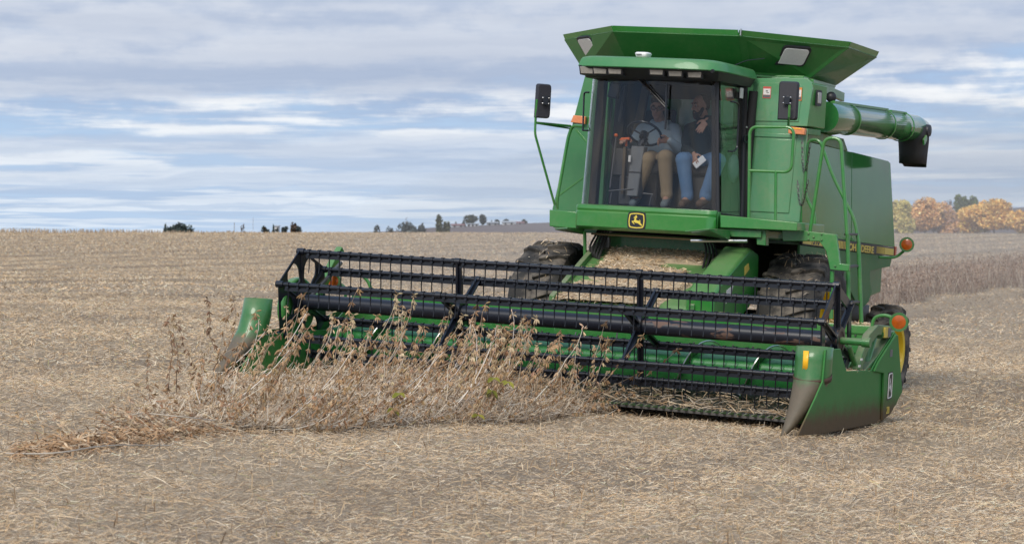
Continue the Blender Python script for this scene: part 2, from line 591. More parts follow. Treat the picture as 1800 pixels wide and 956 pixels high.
def at(px, py, x=None, y=None, z=None):
    """point of the machine seen at a place of the photograph, one of its coordinates known"""
    r = Vector(((px - 900) / FPX, (py - 478) / FPX, 1))
    if x is not None:
        tt = (cO.dot(cU) + x) / r.dot(cU)
    elif y is not None:
        tt = (cO.dot(cW) + y) / r.dot(cW)
    else:
        tt = (cO.dot(cN) + z) / r.dot(cN)
    P = r * tt - cO
    return Vector((P.dot(cU), P.dot(cW), P.dot(cN)))

XC = .06       # machine centre line
combine = bpy.data.objects.new('combine_harvester', None)
col.objects.link(combine)
combine.matrix_world = MM
tagp(combine, 'large green combine harvester with black reel cutting beans in the field', 'combine harvester')

# ================================================================== COMBINE: header
REEL = Vector((0, 0, .754))
RR = .52
ANG = [80, 20, -40, -100, -160, 140]

tube = MB().tube([(-2.80, 0, .754), (2.80, 0, .754)], .080, 24).build('reel_tube', reel_tube_m, combine)

# one tine, hanging from its bat
tm = MB()
prof = [(0, 0, 0), (0, .004, -.05), (0, .010, -.11), (0, .014, -.165), (0, .006, -.215)]
tm.tube(prof, [.0085, .007, .006, .0055, .004], 6)
tm.box((0, 0, -.004), (.026, .052, .062))
tine0 = tm.build('tine', black, None, 60)
NT_ = 48
first_t = True
bat0 = None
for ai, a in enumerate(ANG):
    py = -RR * math.cos(R(a))
    pz = .754 + RR * math.sin(R(a))
    if bat0 is None:
        b_ = MB().tube([(-2.80, 0, 0), (2.80, 0, 0)], .023, 12)
        b_.box((0, .006, -.038), (5.56, .012, .05))
        for k in range(NT_):
            x = -2.74 + k * (5.48 / (NT_ - 1))
            b_.tube([(x - .013, 0, 0), (x + .013, 0, 0)], .031, 10)
        bat = bat0 = b_.build('reel_bat', black, combine, 40)
    else:
        bat = copy_under(bat0, combine)
    bat.location = (0, py, pz)
    for k in range(NT_):
        x = -2.74 + k * (5.48 / (NT_ - 1))
        if first_t:
            tine0.parent = bat
            tine0.location = (x, 0, 0)
            first_t = False
        else:
            tn = copy_under(tine0, bat, (x, 0, 0))
        tt_ = bat.children[-1] if False else None

# end spiders: a six-cornered plate with an oval window in each sector
def spider_plate(x, th=.012):
    mb = MB()
    for s in range(6):
        a0, a1 = ANG[0] + 60 * s, ANG[0] + 60 * (s + 1)
        def P(r, an):
            return Vector((0, -r * math.cos(R(an)), r * math.sin(R(an))))
        c0 = P(.07, a0); c1 = P(.07, a1)
        v0, v1 = P(RR + .035, a0), P(RR + .035, a1)
        mid = (v0 + v1) / 2
        outer = [c0, c0.lerp(v0, .33), c0.lerp(v0, .66), v0, v0.lerp(v1, .33), v0.lerp(v1, .67), v1, v1.lerp(c1, .34), v1.lerp(c1, .67), c1]
        cen = P(.335, (a0 + a1) / 2)
        ang = [math.atan2((p - cen).z, (p - cen).y) for p in outer]
        rad = P(1, (a0 + a1) / 2)
        tan_ = Vector((0, -rad.z, rad.y))
        hole = []
        for p in outer:
            d = (p - cen)
            u_, v_ = d.dot(rad), d.dot(tan_)
            L_ = math.hypot(u_ / .145, v_ / .125)
            hole.append(cen + (rad * u_ + tan_ * v_) / L_)
        n = len(outer)
        for sx in (0, th):
            o = len(mb.v)
            mb.v += [p + Vector((sx, 0, 0)) for p in outer] + [p + Vector((sx, 0, 0)) for p in hole]
            for i in range(n):
                j = (i + 1) % n
                mb.f.append((o + i, o + j, o + n + j, o + n + i)); mb.m.append(0)
        o2 = len(mb.v)
        mb.v += [p for p in hole] + [p + Vector((th, 0, 0)) for p in hole]
        mb.v += [v0, v1, v1 + Vector((th, 0, 0)), v0 + Vector((th, 0, 0))]
        for i in range(n):
            j = (i + 1) % n
            mb.f.append((o2 + i, o2 + j, o2 + n + j, o2 + n + i)); mb.m.append(0)
        mb.f.append((o2 + 2 * n, o2 + 2 * n + 1, o2 + 2 * n + 2, o2 + 2 * n + 3)); mb.m.append(0)
        # flanged rib along the spoke and the bat bearing
        e = P(.10, a0); e2 = P(RR - .02, a0)
        mb.tube([e + Vector((th, 0, 0)), e2 + Vector((th, 0, 0))], .014, 6)
        mb.tube([P(RR, a0) + Vector((-.03, 0, 0)), P(RR, a0) + Vector((.05, 0, 0))], .036, 10)
    mb.lathe((0, 0, 0), (1, 0, 0), [(-.03, 0), (-.03, .12), (.05, .12), (.05, 0)], 20)
    return mb
sp = spider_plate(0).build('reel_end_plate', black, combine, 30)
sp.location = (-2.845, 0, .754)

def spider_arms(wide, tip, th, ring=False):
    mb = MB()
    for s in range(6):
        a0 = ANG[0] + 60 * s
        d = Vector((0, -math.cos(R(a0)), math.sin(R(a0))))
        tg = Vector((0, -d.z, d.y))
        e, e2 = d * .06, d * (RR + .01)
        poly = [e - tg * wide, e2 - tg * tip, e2 + tg * tip, e + tg * wide]
        mb.prism([p + Vector((-th / 2, 0, 0)) for p in poly], (th, 0, 0))
        mb.prism([e - tg * .01 + Vector((th / 2, 0, 0)), e2 - tg * .008 + Vector((th / 2, 0, 0)), e2 + tg * .008 + Vector((th / 2, 0, 0)), e + tg * .01 + Vector((th / 2, 0, 0))], (.03, 0, 0))
        mb.tube([d * RR + Vector((-.03, 0, 0)), d * RR + Vector((.03, 0, 0))], .036, 10)
        if ring:
            d2 = Vector((0, -math.cos(R(a0 + 60)), math.sin(R(a0 + 60))))
            q0, q1 = d * (RR + .03), d2 * (RR + .03)
            q2, q3 = d2 * (RR - .085), d * (RR - .085)
            mb.prism([q + Vector((-th * .4, 0, 0)) for q in (q0, q1, q2, q3)], (th * .8, 0, 0))
    mb.lathe((0, 0, 0), (1, 0, 0), [(-.05, .09), (-.05, .13), (.05, .13), (.05, .09)], 20)
    for k in range(6):
        an = R(ANG[0] + 30 + 60 * k)
        mb.ball((-.055, -.105 * math.cos(an), .105 * math.sin(an)), .012, 0, 8)
    return mb
sp2 = spider_arms(.052, .03, .022).build('reel_spider', black, combine, 30)
sp2.location = (-1.06, 0, .754)
sp3 = copy_under(sp2, combine, (.87, 0, .754))
sp4 = spider_arms(.06, .032, .02, True).build('reel_end_plate', black, combine, 30)
sp4.location = (2.83, 0, .754)
MB().lathe((2.86, 0, .754), (1, 0, 0), [(0, 0), (0, .135), (.014, .135), (.014, 0)], 8).build('reel_hub_plate', rusty, combine, 30, .003)
MB().lathe((2.86, 0, .754), (1, 0, 0), [(0, .03), (.02, .034), (.22, .034), (.22, .046), (.30, .046), (.30, 0)], 16).build('reel_shaft', green_dusty, combine, 30, .003)

# header main frame: top beam, back sheet, floor
YB = 1.10
hb = MB()
hb.box((0, YB + .10, .82), (5.72, .18, .10))
hb.box((0, YB + .02, .665), (5.72, .02, .27))
hb.box((0, YB, .38), (5.72, .02, .34))
hf = MB().hexa([(-2.86, -.17, .040), (2.86, -.17, .004), (2.86, -.17, -.016), (-2.86, -.17, .020)],
        [(-2.86, YB - .012, .12), (2.86, YB - .012, .12), (2.86, YB - .012, .10), (-2.86, YB - .012, .10)]).build('header_floor', simple('dirty_floor_steel', (.045, .05, .035), .6, .2, 0, .4, 9), combine, 30)
for x in np.linspace(-2.6, 2.6, 9):
    hb.box((x, YB + .06, .52), (.06, .06, .6))
frame = hb.build('header_frame', green, combine, 35, .006)
dustband = MB().box((0, YB + .08, .873), (5.70, .10, .006)).build('chaff_film', simple('chaff_film', (.50, .43, .27), .9, 0, 0, .3, 30), frame)
bolts = MB()
for x in np.linspace(-2.7, 2.7, 27):
    bolts.ball((x, YB + .006, .58), .012, 0, 6)
    bolts.ball((x, YB + .006, .77), .012, 0, 6)
bo_ = bolts.build('bolt_row', dsteel, frame)
bo_['kind'] = 'stuff'

# auger drum with flighting
AUY, AUZ, AUR = .72, .345, .20
au = MB().lathe((-2.8, AUY, AUZ), (1, 0, 0), [(0, AUR), (5.6, AUR)], 36).build('header_auger', paint('green_paint_auger_lit', (.035, .29, .065), .08, .24, .9), combine, 40)  # lighter green paints in front sky light on the drum
def flight(x0, x1, turns, hand, ph=0):
    mb = MB()
    N = int(abs(turns) * 36)
    o = 0
    for i in range(N + 1):
        tt_ = i / N
        an = ph + hand * 2 * math.pi * turns * tt_
        x = x0 + (x1 - x0) * tt_
        for r_ in (AUR - .005, .285):
            mb.v.append(Vector((x, AUY + r_ * math.cos(an), AUZ + r_ * math.sin(an))))
    for i in range(N):
        mb.f.append((2 * i, 2 * i + 1, 2 * i + 3, 2 * i + 2)); mb.m.append(0)
    return mb
flight(2.78, .55, 3.2, 1, 1.1).build('flight', green, au, 60, 0, .006)
flight(-2.78, -.45, 3.2, -1, 1.1).build('flight', green, au, 60, 0, .006)
def edge(x0, x1, turns, hand, ph):
    N = int(turns * 30)
    return MB().tube([(x0 + (x1 - x0) * i / N, AUY + .287 * math.cos(ph + hand * 2 * math.pi * turns * i / N), AUZ + .287 * math.sin(ph + hand * 2 * math.pi * turns * i / N)) for i in range(N + 1)], .007, 5)
edge(2.78, .55, 3.2, 1, 1.1).build('flight_edge', steel, au)
edge(-2.78, -.45, 3.2, -1, 1.1).build('flight_edge', steel, au)
fing = MB()
for k in range(14):
    x = -.35 + .8 * k / 13
    an = k * 2.4
    fing.tube([(x, AUY, AUZ), (x, AUY + .33 * math.cos(an), AUZ + .33 * math.sin(an))], .008, 6)
fing.build('retracting_finger', dsteel, au)['kind'] = 'stuff'

# cutter bar with pointed guards
cb = MB().hexa([(-2.82, -.25, .038), (2.82, -.25, .002), (2.82, -.25, -.030), (-2.82, -.25, .008)],
               [(-2.82, -.17, .048), (2.82, -.17, .012), (2.82, -.17, -.030), (-2.82, -.17, .008)]).build('cutter_bar', dsteel, combine, 30)
gm = MB()
gm.hexa([(-.016, 0, .012), (.016, 0, .012), (.016, 0, -.016), (-.016, 0, -.016)],
        [(-.004, -.115, .004), (.004, -.115, .004), (.004, -.115, -.004), (-.004, -.115, -.004)], 0)
gm.hexa([(-.012, -.004, .019), (.012, -.004, .019), (.012, -.004, .0125), (-.012, -.004, .0125)],
        [(-.006, -.06, .016), (.006, -.06, .016), (.006, -.06, .009), (-.006, -.06, .009)], 1)
guard0 = gm.build('guard', [green_ground, steel], cb, 30)
for k in range(74):
    x = -2.78 + 5.56 * k / 73
    z = .026 - .0065 * x
    if k == 0:
        guard0.location = (x, -.25, z)
    else:
        copy_under(guard0, cb, (x, -.25, z))

# ---- end dividers
def divider(side):
    """side +1: the machine's left end (right in the photo)"""
    s = side
    mats = [cone_paint]
    cx, cy = (2.87, -.80) if s > 0 else (-2.895, -.80)
    r = .165 if s > 0 else .14
    zt = .715 if s > 0 else .765
    if s > 0:
        secs = [((cx, cy, zt), r), ((cx, cy - .01, .60), r), ((cx, cy - .02, .44), r * 1.0), ((cx - .015, cy - .07, .34), r * .88),
                ((cx - .06, cy - .17, .16), r * .58), ((cx - .11, cy - .26, .01), r * .32), ((cx - .145, cy - .32, -.075), r * .15), ((cx - .155, cy - .34, -.105), .004)]
    else:
        secs = [((cx, cy, zt + .02), r), ((cx - .005, cy - .02, .62), r * 1.04), ((cx - .015, cy - .06, .47), r * 1.06), ((cx - .035, cy - .13, .38), r * .98),
                ((cx - .08, cy - .27, .22), r * .70), ((cx - .13, cy - .40, .09), r * .42), ((cx - .17, cy - .49, .0), r * .2), ((cx - .19, cy - .52, -.03), .004)]
    mb = MB()
    N = 28
    o = 0
    for (c, rr_) in secs:
        c = Vector(c)
        for k in range(N):
            an = 2 * math.pi * k / N
            mb.v.append(c + Vector((rr_ * math.cos(an), rr_ * math.sin(an) * 1.0, (-rr_ * math.sin(an) * .0))))
    for i in range(len(secs) - 1):
        for k in range(N):
            mb.f.append((i * N + k, i * N + (k + 1) % N, (i + 1) * N + (k + 1) % N, (i + 1) * N + k)); mb.m.append(0)
    root = mb.build('crop_divider', cone_paint, combine, 50, 0, .006)
    bz = .44 if s > 0 else .47
    MB().lathe((cx - (.0 if s > 0 else .016), cy - (.02 if s > 0 else .06), bz), (0, -.25, 1), [(-.03, r * 1.02), (.022, r * 1.06)], 28).build('joint_band', rusty, root, 40, 0, .006)
    if s > 0:
        # flat outer sheet
        poly = [(-1.62, -.03), (-1.15, .28), (-.96, .42), (-.93, .70), (-.46, .70), (-.36, .60), (-.22, .487), (.63, .471), (.80, .56), (1.40, .822), (1.47, .80), (1.78, .21), (1.62, .10), (1.35, .012), (1.10, -.052), (-.77, -.055)]
        MB().prism([(2.995, y_, z_) for y_, z_ in poly], (.016, 0, 0)).build('side_sheet', divider_paint, root, 30, .004)
        # folded rear cover with a seam
        MB().prism([(3.013, y_, z_) for y_, z_ in [(.66, .46), (.80, .55), (1.38, .80), (1.45, .79), (1.74, .22), (1.34, .02), (1.05, -.03), (1.00, .43)]], (.022, 0, 0)).build('rear_cover', divider_paint, root, 30, .006)
        # inner sheet closing the end of the trough
        MB().prism([(2.80, y_, z_) for y_, z_ in [(-1.0, .02), (-.8, .42), (-.2, .46), (.5, .46), (1.1, .78), (1.1, .06)]], (.012, 0, 0)).build('inner_sheet', green, root, 30)
        MB().hexa([(2.80, -.2, .455), (2.99, -.2, .455), (2.99, -.2, .445), (2.80, -.2, .445)], [(2.80, 1.2, .455), (2.99, 1.2, .455), (2.99, 1.2, .445), (2.80, 1.2, .445)]).build('top_ledge', green_dusty, root)
        # sloping drive shield behind the arm
        MB().prism([(2.86, y_, z_) for y_, z_ in [(.45, .46), (.95, .50), (1.45, .80), (1.40, .82), (.90, .60)]], (.13, 0, 0)).build('drive_shield', green_dusty, root, 30, .006)
        # yellow reflector on the cylinder
        rm_ = MB()
        a0, a1 = R(252), R(270)
        rows = 6
        for z_ in (.50, .68):
            for k in range(rows):
                an = a0 + (a1 - a0) * k / (rows - 1)
                rm_.v.append(Vector((cx + (r + .006) * math.cos(an), cy - .01 + (r + .006) * math.sin(an), z_)))
        for k in range(rows - 1):
            rm_.f.append((k, k + 1, rows + k + 1, rows + k)); rm_.m.append(0)
        rm_.build('reflector', orange_refl, root, 60, 0, .003)
        # brand badge: dark plate with pale frame, on the rear cover
        MB().prism([(3.036, y_, z_) for y_, z_ in [(1.16, .16), (1.31, .17), (1.31, .44), (1.16, .43)]], (.003, 0, 0)).build('badge', dark_decal, root)
        fr_ = MB()
        fr_.tube(arc([(3.041, 1.17, .18), (3.041, 1.30, .19), (3.041, 1.30, .425), (3.041, 1.17, .415), (3.041, 1.17, .18)], .03), .005, 6)
        fr_.build('badge_frame', white_lab, root)
        MB().box((3.037, 1.22, .62), (.004, .09, .07)).build('small_label', grey_lab, root)
        MB().box((2.93, 1.1, -.09), (.10, .22, .12)).build('skid_shoe', green_ground, root, 30, .01)
    else:
        poly = [(-1.45, -.04), (-1.10, .22), (-.95, .45), (-.66, .46), (.5, .50), (1.4, .82), (1.78, .21), (1.1, -.02), (-.77, -.03)]
        MB().prism([(-2.93, y_, z_) for y_, z_ in poly], (-.016, 0, 0)).build('side_sheet', divider_paint, root, 30, .004)
        MB().prism([(-2.80, y_, z_) for y_, z_ in [(-1.3, .03), (-.9, .42), (-.2, .46), (.5, .46), (1.1, .78), (1.1, .06)]], (-.012, 0, 0)).build('inner_sheet', green, root, 30)
        # rounded drive shield seen past the reel
        c = Vector((-2.96, .02, .70))
        pr = [c + Vector((0, .34 * math.cos(R(a)), .30 * math.sin(R(a)))) for a in range(0, 360, 15)]
        MB().prism(pr, (.09, 0, 0)).build('drive_shield', green, root, 40, .02)
    return root
divR = divider(1)
divL = divider(-1)
# model number plate on the side: small yellow figures
def text_mesh(body, size, mat_, parent, name, origin, xdir, ydir, sx=1.0, ext=.002, bold=0.0):
    cu = bpy.data.curves.new(name, 'FONT')
    cu.body = body
    cu.size = size
    cu.extrude = ext
    cu.offset = bold
    cu.align_x = 'LEFT'
    tmp = bpy.data.objects.new(name, cu)
    col.objects.link(tmp)
    dg = bpy.context.evaluated_depsgraph_get()
    me = bpy.data.meshes.new_from_object(tmp.evaluated_get(dg))
    bpy.data.objects.remove(tmp)
    bpy.data.curves.remove(cu)
    xd, yd = Vector(xdir).normalized(), Vector(ydir).normalized()
    zd = xd.cross(yd)
    M = Matrix(((xd.x * sx, yd.x, zd.x, origin[0]), (xd.y * sx, yd.y, zd.y, origin[1]), (xd.z * sx, yd.z, zd.z, origin[2]), (0, 0, 0, 1)))
    me.transform(M)
    me.materials.clear()
    me.materials.append(mat_)
    o = bpy.data.objects.new(name, me)
    col.objects.link(o)
    o.parent = parent
    return o
text_mesh('20', .10, yellow_decal, divR, 'number_lettering', (3.037, 1.17, .03), (0, 1, 0), (0, 0, 1))

# leaping deer polygon (unit square, y up), reused for the emblem plates
DEER = [(615, 380), (660, 385), (690, 375), (665, 330), (700, 350), (712, 310), (730, 345), (745, 325), (750, 390), (775, 405), (750, 425), (725, 440), (722, 490), (735, 520), (790, 530), (850, 545), (882, 548), (862, 500), (880, 488), (908, 545), (905, 580), (920, 630), (960, 670), (1000, 720), (985, 745), (900, 700), (830, 655), (760, 632), (700, 625), (650, 602), (610, 590), (640, 640), (668, 670), (655, 692), (600, 650), (540, 580), (560, 555), (630, 555), (645, 510), (665, 455), (620, 450), (615, 432), (660, 425), (690, 405), (640, 402)]
DEER = [((x - 745) / 300, (540 - y) / 300) for x, y in DEER]
MB().prism([(3.040, 1.235 + x * .055, .30 + y * .10) for x, y in DEER], (.003, 0, 0)).build('badge_deer', white_lab, divR)

# ---- reel lift arms
ra = MB()
path = [(3.00 - .05, .33, .46), (2.95, .42, .60), (2.95, .62, .76), (2.95, .88, .845), (2.95, 1.25, .84), (2.95, 1.50, .815)]
for i in range(len(path) - 1):
    pass
pw = [.05, .055, .055, .05, .045, .04]
quads = []
for i, p in enumerate(path):
    p = Vector(p)
    a = Vector(path[max(0, i - 1)]); c = Vector(path[min(len(path) - 1, i + 1)])
    d = (c - a).normalized()
    nn = Vector((0, -d.z, d.y))
    quads.append((p + nn * pw[i], p - nn * pw[i]))
for q in quads:
    for sx in (-.035, .035):
        ra.v += [q[0] + Vector((sx, 0, 0)), q[1] + Vector((sx, 0, 0))]
for i in range(len(quads) - 1):
    a = 4 * i; b_ = 4 * (i + 1)
    for (p, q) in ((0, 1), (1, 3), (3, 2), (2, 0)):
        ra.f.append((a + p, a + q, b_ + q, b_ + p)); ra.m.append(0)
ra.f += [(0, 1, 3, 2), (4 * (len(quads) - 1) + 0, 4 * (len(quads) - 1) + 2, 4 * (len(quads) - 1) + 3, 4 * (len(quads) - 1) + 1)]
ra.m += [0, 0]
arm = ra.build('reel_arm', green_dusty, combine, 40, .006)
MB().tube([(2.93, .72, .50), (2.93, .95, .76)], .03, 10).build('lift_cylinder', green, arm)
MB().tube([(2.95, 1.05, .80), (2.95, 1.45, .81)], .045, 12).build('arm_pivot', green_dusty, arm)
MB().box((2.99, 1.15, .82), (.03, .16, .10)).build('warning_label', yellow_decal, arm)
MB().box((2.995, 1.22, .82), (.03, .10, .09)).build('grey_label', grey_lab, arm)
MB().tube(arc([(2.90, .62, .50), (2.90, .80, .66), (2.88, .98, .66), (2.88, 1.05, .50)], .1), .012, 8).build('hydraulic_hose', rubber, arm)
lb = MB()
for (y_, z_) in ((.30, .56), (.24, .50), (.20, .45)):
    lb.box((3.0, y_, z_ + .02), (.012, .05, .02))
lb.build('white_marker', white_lab, arm)
MB().tube([(2.93, .38, .48), (2.93, .10, .70)], .025, 10).build('reel_support', green, arm)
# left arm (far end): green arm rising behind the end plate
la = MB()
la.prism([(-2.94, y_, z_) for y_, z_ in [(.20, .62), (.30, .60), (.80, 1.14), (.92, 1.28), (.86, 1.33), (.74, 1.22)]], (.07, 0, 0))
larm = la.build('reel_arm', green, combine, 40, .006)
MB().tube(arc([(-2.86, .62, 1.03), (-2.75, .75, 1.10), (-2.55, .85, 1.02), (-2.48, .86, .86)], .15), .018, 8).build('hydraulic_hose', green, larm)
MB().tube([(-2.78, .05, .80), (-2.80, .72, 1.16)], .022, 8).build('lift_cylinder', dsteel, larm)

# ---- amber lamps on brackets over the header ends
def amber_lamp(c, fwd, r, parent, stem, name='warning_lamp'):
    fwd = Vector(fwd).normalized()
    mb = MB().lathe(c, fwd, [(-.12, .02), (-.12, r * .8), (-.04, r * 1.12), (.004, r * 1.18), (.004, r * .86)], 24)
    root = mb.build(name, green_dusty, parent, 40)
    MB().lathe(c, fwd, [(-.012, r * .88), (.004, r * .86), (.012, r * .5), (.014, 0)], 24).build('amber_lens', amber, root, 50)
    MB().tube(stem, .017, 10).build('lamp_bracket', green, root)
    return root
lp = at(1580, 566, y=.80)
q0 = at(1531, 585, y=.85); q1 = at(1536, 556, y=.85); q2 = at(1560, 553, y=.83)
amber_lamp(lp, (.15, -1, -.10), .078, combine, arc([q0, q1, q2, lp + Vector((-.03, .06, 0))], .12))
q = Vector((-2.93, .80, .96))
amber_lamp(q, (.2, -1, 0), .075, combine, arc([(-2.80, .86, .80), (-2.80, .86, .90), q + Vector((0, .06, 0))], .05))

# ================================================================== COMBINE: body, tank, feeder
# front wall of the body behind the cab, left sheet sloping, right door panels
YW = 3.02
body = bpy.data.objects.new('body', None)
col.objects.link(body)
body.parent = combine

def sheet_front(name, pts, y0, th=.02, mat_=green, parent=body, bevel=.006):
    return MB().prism([(x, y0, z) for x, z in pts], (0, th, 0)).build(name, mat_, parent, 30, bevel)

lp_ = sheet_front('front_panel', [(-1.00, 3.42), (-1.10, 3.35), (-1.20, 2.90), (-1.40, 1.87), (-1.38, 1.66), (-.80, 1.66), (-.80, 3.42)], YW, .05, left_green)
rb = MB()
for a_, b_ in (((-1.17, 2.76), (-.85, 2.45)), ((-1.33, 2.02), (-.85, 2.38))):
    a3, b3 = Vector((a_[0], YW - .004, a_[1])), Vector((b_[0], YW - .004, b_[1]))
    d = (b3 - a3).normalized(); nn = Vector((-d.z, 0, d.x)) * .012
    rb.prism([a3 - nn, b3 - nn, b3 + nn, a3 + nn], (0, .010, 0))
rb.build('pressed_rib', green, lp_, 30, .004)
# amber side marker on the left
sheet_front('side_marker', [(-1.185, 2.915), (-1.215, 2.835), (-1.04, 2.82), (-1.04, 2.905)], YW - .06, .05, amber_side, combine)
# middle back wall, seen through the cab; paler green paints in light reaching it
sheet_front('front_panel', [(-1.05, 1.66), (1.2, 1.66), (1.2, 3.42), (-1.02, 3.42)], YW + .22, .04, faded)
mbk = MB()
for z_ in (2.25, 2.78):
    mbk.box((0.01, YW + .215, z_), (1.6, .014, .012))
mbk.build('panel_seam', dark_decal, body)
# right: upper door with rounded corner and chamfer
up_ = [(.86, 2.875), (.87, 3.385), (1.46, 3.40), (1.515, 3.36), (1.53, 3.30), (1.50, 2.885)]
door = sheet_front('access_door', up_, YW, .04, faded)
inner = [(.905, 2.92), (.915, 3.30), (.945, 3.335), (1.375, 3.345), (1.42, 3.31), (1.40, 2.93)]
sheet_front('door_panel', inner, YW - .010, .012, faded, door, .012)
MB().hexa([(1.50, YW, 2.885), (1.53, YW + .01, 3.345), (1.515, YW + .04, 3.36), (1.49, YW + .04, 2.885)],
          [(1.58, 3.40, 2.885), (1.58, 3.40, 3.345), (1.53, 3.40, 3.36), (1.53, 3.40, 2.885)]).build('corner_panel', green_clean, body, 30, .01)
MB().hexa([(1.498, YW + .02, 2.80), (1.498, YW + .02, 2.865), (1.46, YW + .02, 2.865), (1.46, YW + .02, 2.80)],
          [(1.56, 3.32, 2.80), (1.56, 3.32, 2.865), (1.52, 3.32, 2.865), (1.52, 3.32, 2.80)]).build('corner_panel', green_dusty, body, 30, .006)
# small lamp in the chamfer
c0 = Vector((1.547, YW + .16, 3.20))
dn = Vector((1, -.145, 0)).normalized(); dt = Vector((.145, 1, 0)).normalized()
lm = MB().prism(arc([c0 + dt * -.065 + Vector((0, 0, -.085)), c0 + dt * .06 + Vector((0, 0, -.085)), c0 + dt * .06 + Vector((0, 0, .085)), c0 + dt * -.06 + Vector((0, 0, .085)), c0 + dt * -.06 + Vector((0, 0, -.084))], .03), dn * .02)
sl = lm.build('side_lamp', blackp, body, 30)
MB().prism([c0 + dn * .008 + dt * a + Vector((0, 0, b_)) for a, b_ in ((-.042, -.06), (.042, -.06), (.042, .06), (-.042, .06))], dn * .018).build('lamp_lens', lens_dim, sl, 30, .006)
# lower wall
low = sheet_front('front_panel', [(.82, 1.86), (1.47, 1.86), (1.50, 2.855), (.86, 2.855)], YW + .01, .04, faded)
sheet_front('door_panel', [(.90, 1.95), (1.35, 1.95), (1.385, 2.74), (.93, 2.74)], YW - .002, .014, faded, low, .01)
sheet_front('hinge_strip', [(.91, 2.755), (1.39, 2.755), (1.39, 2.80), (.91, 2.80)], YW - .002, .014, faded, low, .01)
# amber side marker on the right, with its housing
sm_ = sheet_front('side_marker', [(1.31, 2.80), (1.49, 2.79), (1.495, 2.86), (1.31, 2.875)], YW - .07, .07, amber_side, combine)
MB().prism([(1.325, YW - .074, 2.853), (1.46, YW - .074, 2.845), (1.46, YW - .074, 2.857), (1.325, YW - .074, 2.866)], (0, .004, 0)).build('lens_edge', orange_refl, sm_)

# warning labels
def warn(x0, z0, w_, h_, y, top, parent, mirror=False):
    r_ = MB().box((x0 + w_ / 2, y, z0 + h_ / 2), (w_, .003, h_)).build('warning_label', top, parent)
    MB().box((x0 + w_ / 2, y - .003, z0 + h_ * .56), (w_ * .88, .002, h_ * .52)).build('label_picture', white_lab, r_)
    MB().box((x0 + w_ / 2, y - .003, z0 + h_ * .17), (w_ * .88, .002, h_ * .20)).build('label_text', grey_lab, r_)
    pm = MB()
    pm.box((x0 + w_ * .5, y - .005, z0 + h_ * .62), (w_ * .25, .001, h_ * .10))
    pm.box((x0 + w_ * .62, y - .005, z0 + h_ * .48), (w_ * .30, .001, h_ * .06))
    pm.build('label_figure', grey_lab, r_)
    return r_
warn(.985, 3.17, .09, .125, YW - .013, red_lab, combine)
warn(1.33, 3.155, .09, .14, YW - .013, orange_lab, combine)

# side of the body
XB = 1.50
def side_pt(px, py):
    p = at(px, py, x=XB)
    return (p.y, p.z)
top_edge = [(YW + .03, 2.74), (6.62, 2.685)]
sp_ = [(YW + .03, 2.74), (4.95, 2.71), (4.95, 1.695), (YW + .03, 1.745)]
def side_prism(name, pts, x0, mat_, parent, th=.03, bevel=.006):
    tl = .055 if name == 'side_shield' else 0     # the shields lean in a little towards the top
    return MB().prism([(x0 - th - tl * (z - 1.7), y, z) for y, z in pts], (th, 0, 0)).build(name, mat_, parent, 30, bevel)
shield_m = paint('side_shield_paint', (.040, .205, .052), .0, .10, .0, None, .30, .0)
side_prism('side_shield', sp_, XB, shield_m, body)
side_prism('side_shield', [(4.965, 2.712), (6.55, 2.685), (6.64, 2.66), (6.86, 1.655), (4.965, 1.695)], XB, shield_m, body)
st = side_prism('stripe_band', [(YW + .03, 1.74), (6.86, 1.65), (6.83, 1.545), (YW + .03, 1.625)], XB + .006, dark_decal, body, .03, .002)
# yellow of the stripe: long front field with dark figures, fading bars at the rear
sy = MB()
def zl(y):
    return 1.625 + (1.545 - 1.625) * (y - 3.05) / 3.78, 1.74 + (1.65 - 1.74) * (y - 3.05) / 3.81
def bar(mb, y0, y1):
    a, b_ = zl(y0); c, d = zl(y1)
    mb.prism([(XB + .0065, y0, a + .012), (XB + .0065, y1, c + .012), (XB + .0065, y1, d - .016), (XB + .0065, y0, b_ - .016)], (.003, 0, 0))
bar(sy, YW + .05, 4.30)
for k in range(9):
    y0 = 4.33 + k * .06
    bar(sy, y0, y0 + .045 - k * .004)
bar(sy, 6.38, 6.79)
for k in range(8):
    y0 = 6.36 - k * .045
    bar(sy, y0 - .03 + k * .0028, y0)
sy.build('stripe_field', yellow_decal, st)['kind'] = 'stuff'
text_mesh('9510', .11, dark_decal, st, 'number_lettering', (XB + .011, 3.35, 1.640), (0, 1, -.02), (0, 0, 1), 1.5, .001, .004)
text_mesh('JOHN DEERE', .112, yellow_decal, st, 'maker_lettering', (XB + .0075, 4.80, 1.594), (0, 1, -.022), (0, 0, 1), 1.72, .002, .003)
MB().box((XB + .004, 6.875, 1.60), (.02, .07, .13)).build('rear_reflector', simple('red_reflector', (.5, .07, .02), .35, 0, .4, .2, 20), body)
# lower skin with the cut-outs over the wheel
low_poly = [(YW, 1.62), (6.80, 1.54), (6.72, 1.42), (6.2, 1.39), (5.85, 1.36), (5.86, 1.24), (5.98, 1.12), (5.86, 1.00), (5.62, .93), (5.35, .98), (5.0, 1.16), (4.80, 1.25), (4.2, 1.43), (3.9, 1.30), (YW, 1.50)]
side_prism('lower_skin', low_poly, XB - .005, paint('green_paint_low', (.032, .150, .042), .25, .5, .05, None, .3), body, .03)
side_prism('lower_skin', [(YW + .2, 1.5), (4.3, 1.45), (5.1, 1.15), (5.0, .75), (4.4, .45), (3.9, .9), (YW + .3, 1.1)], XB - .22, green_dusty, body, .03)
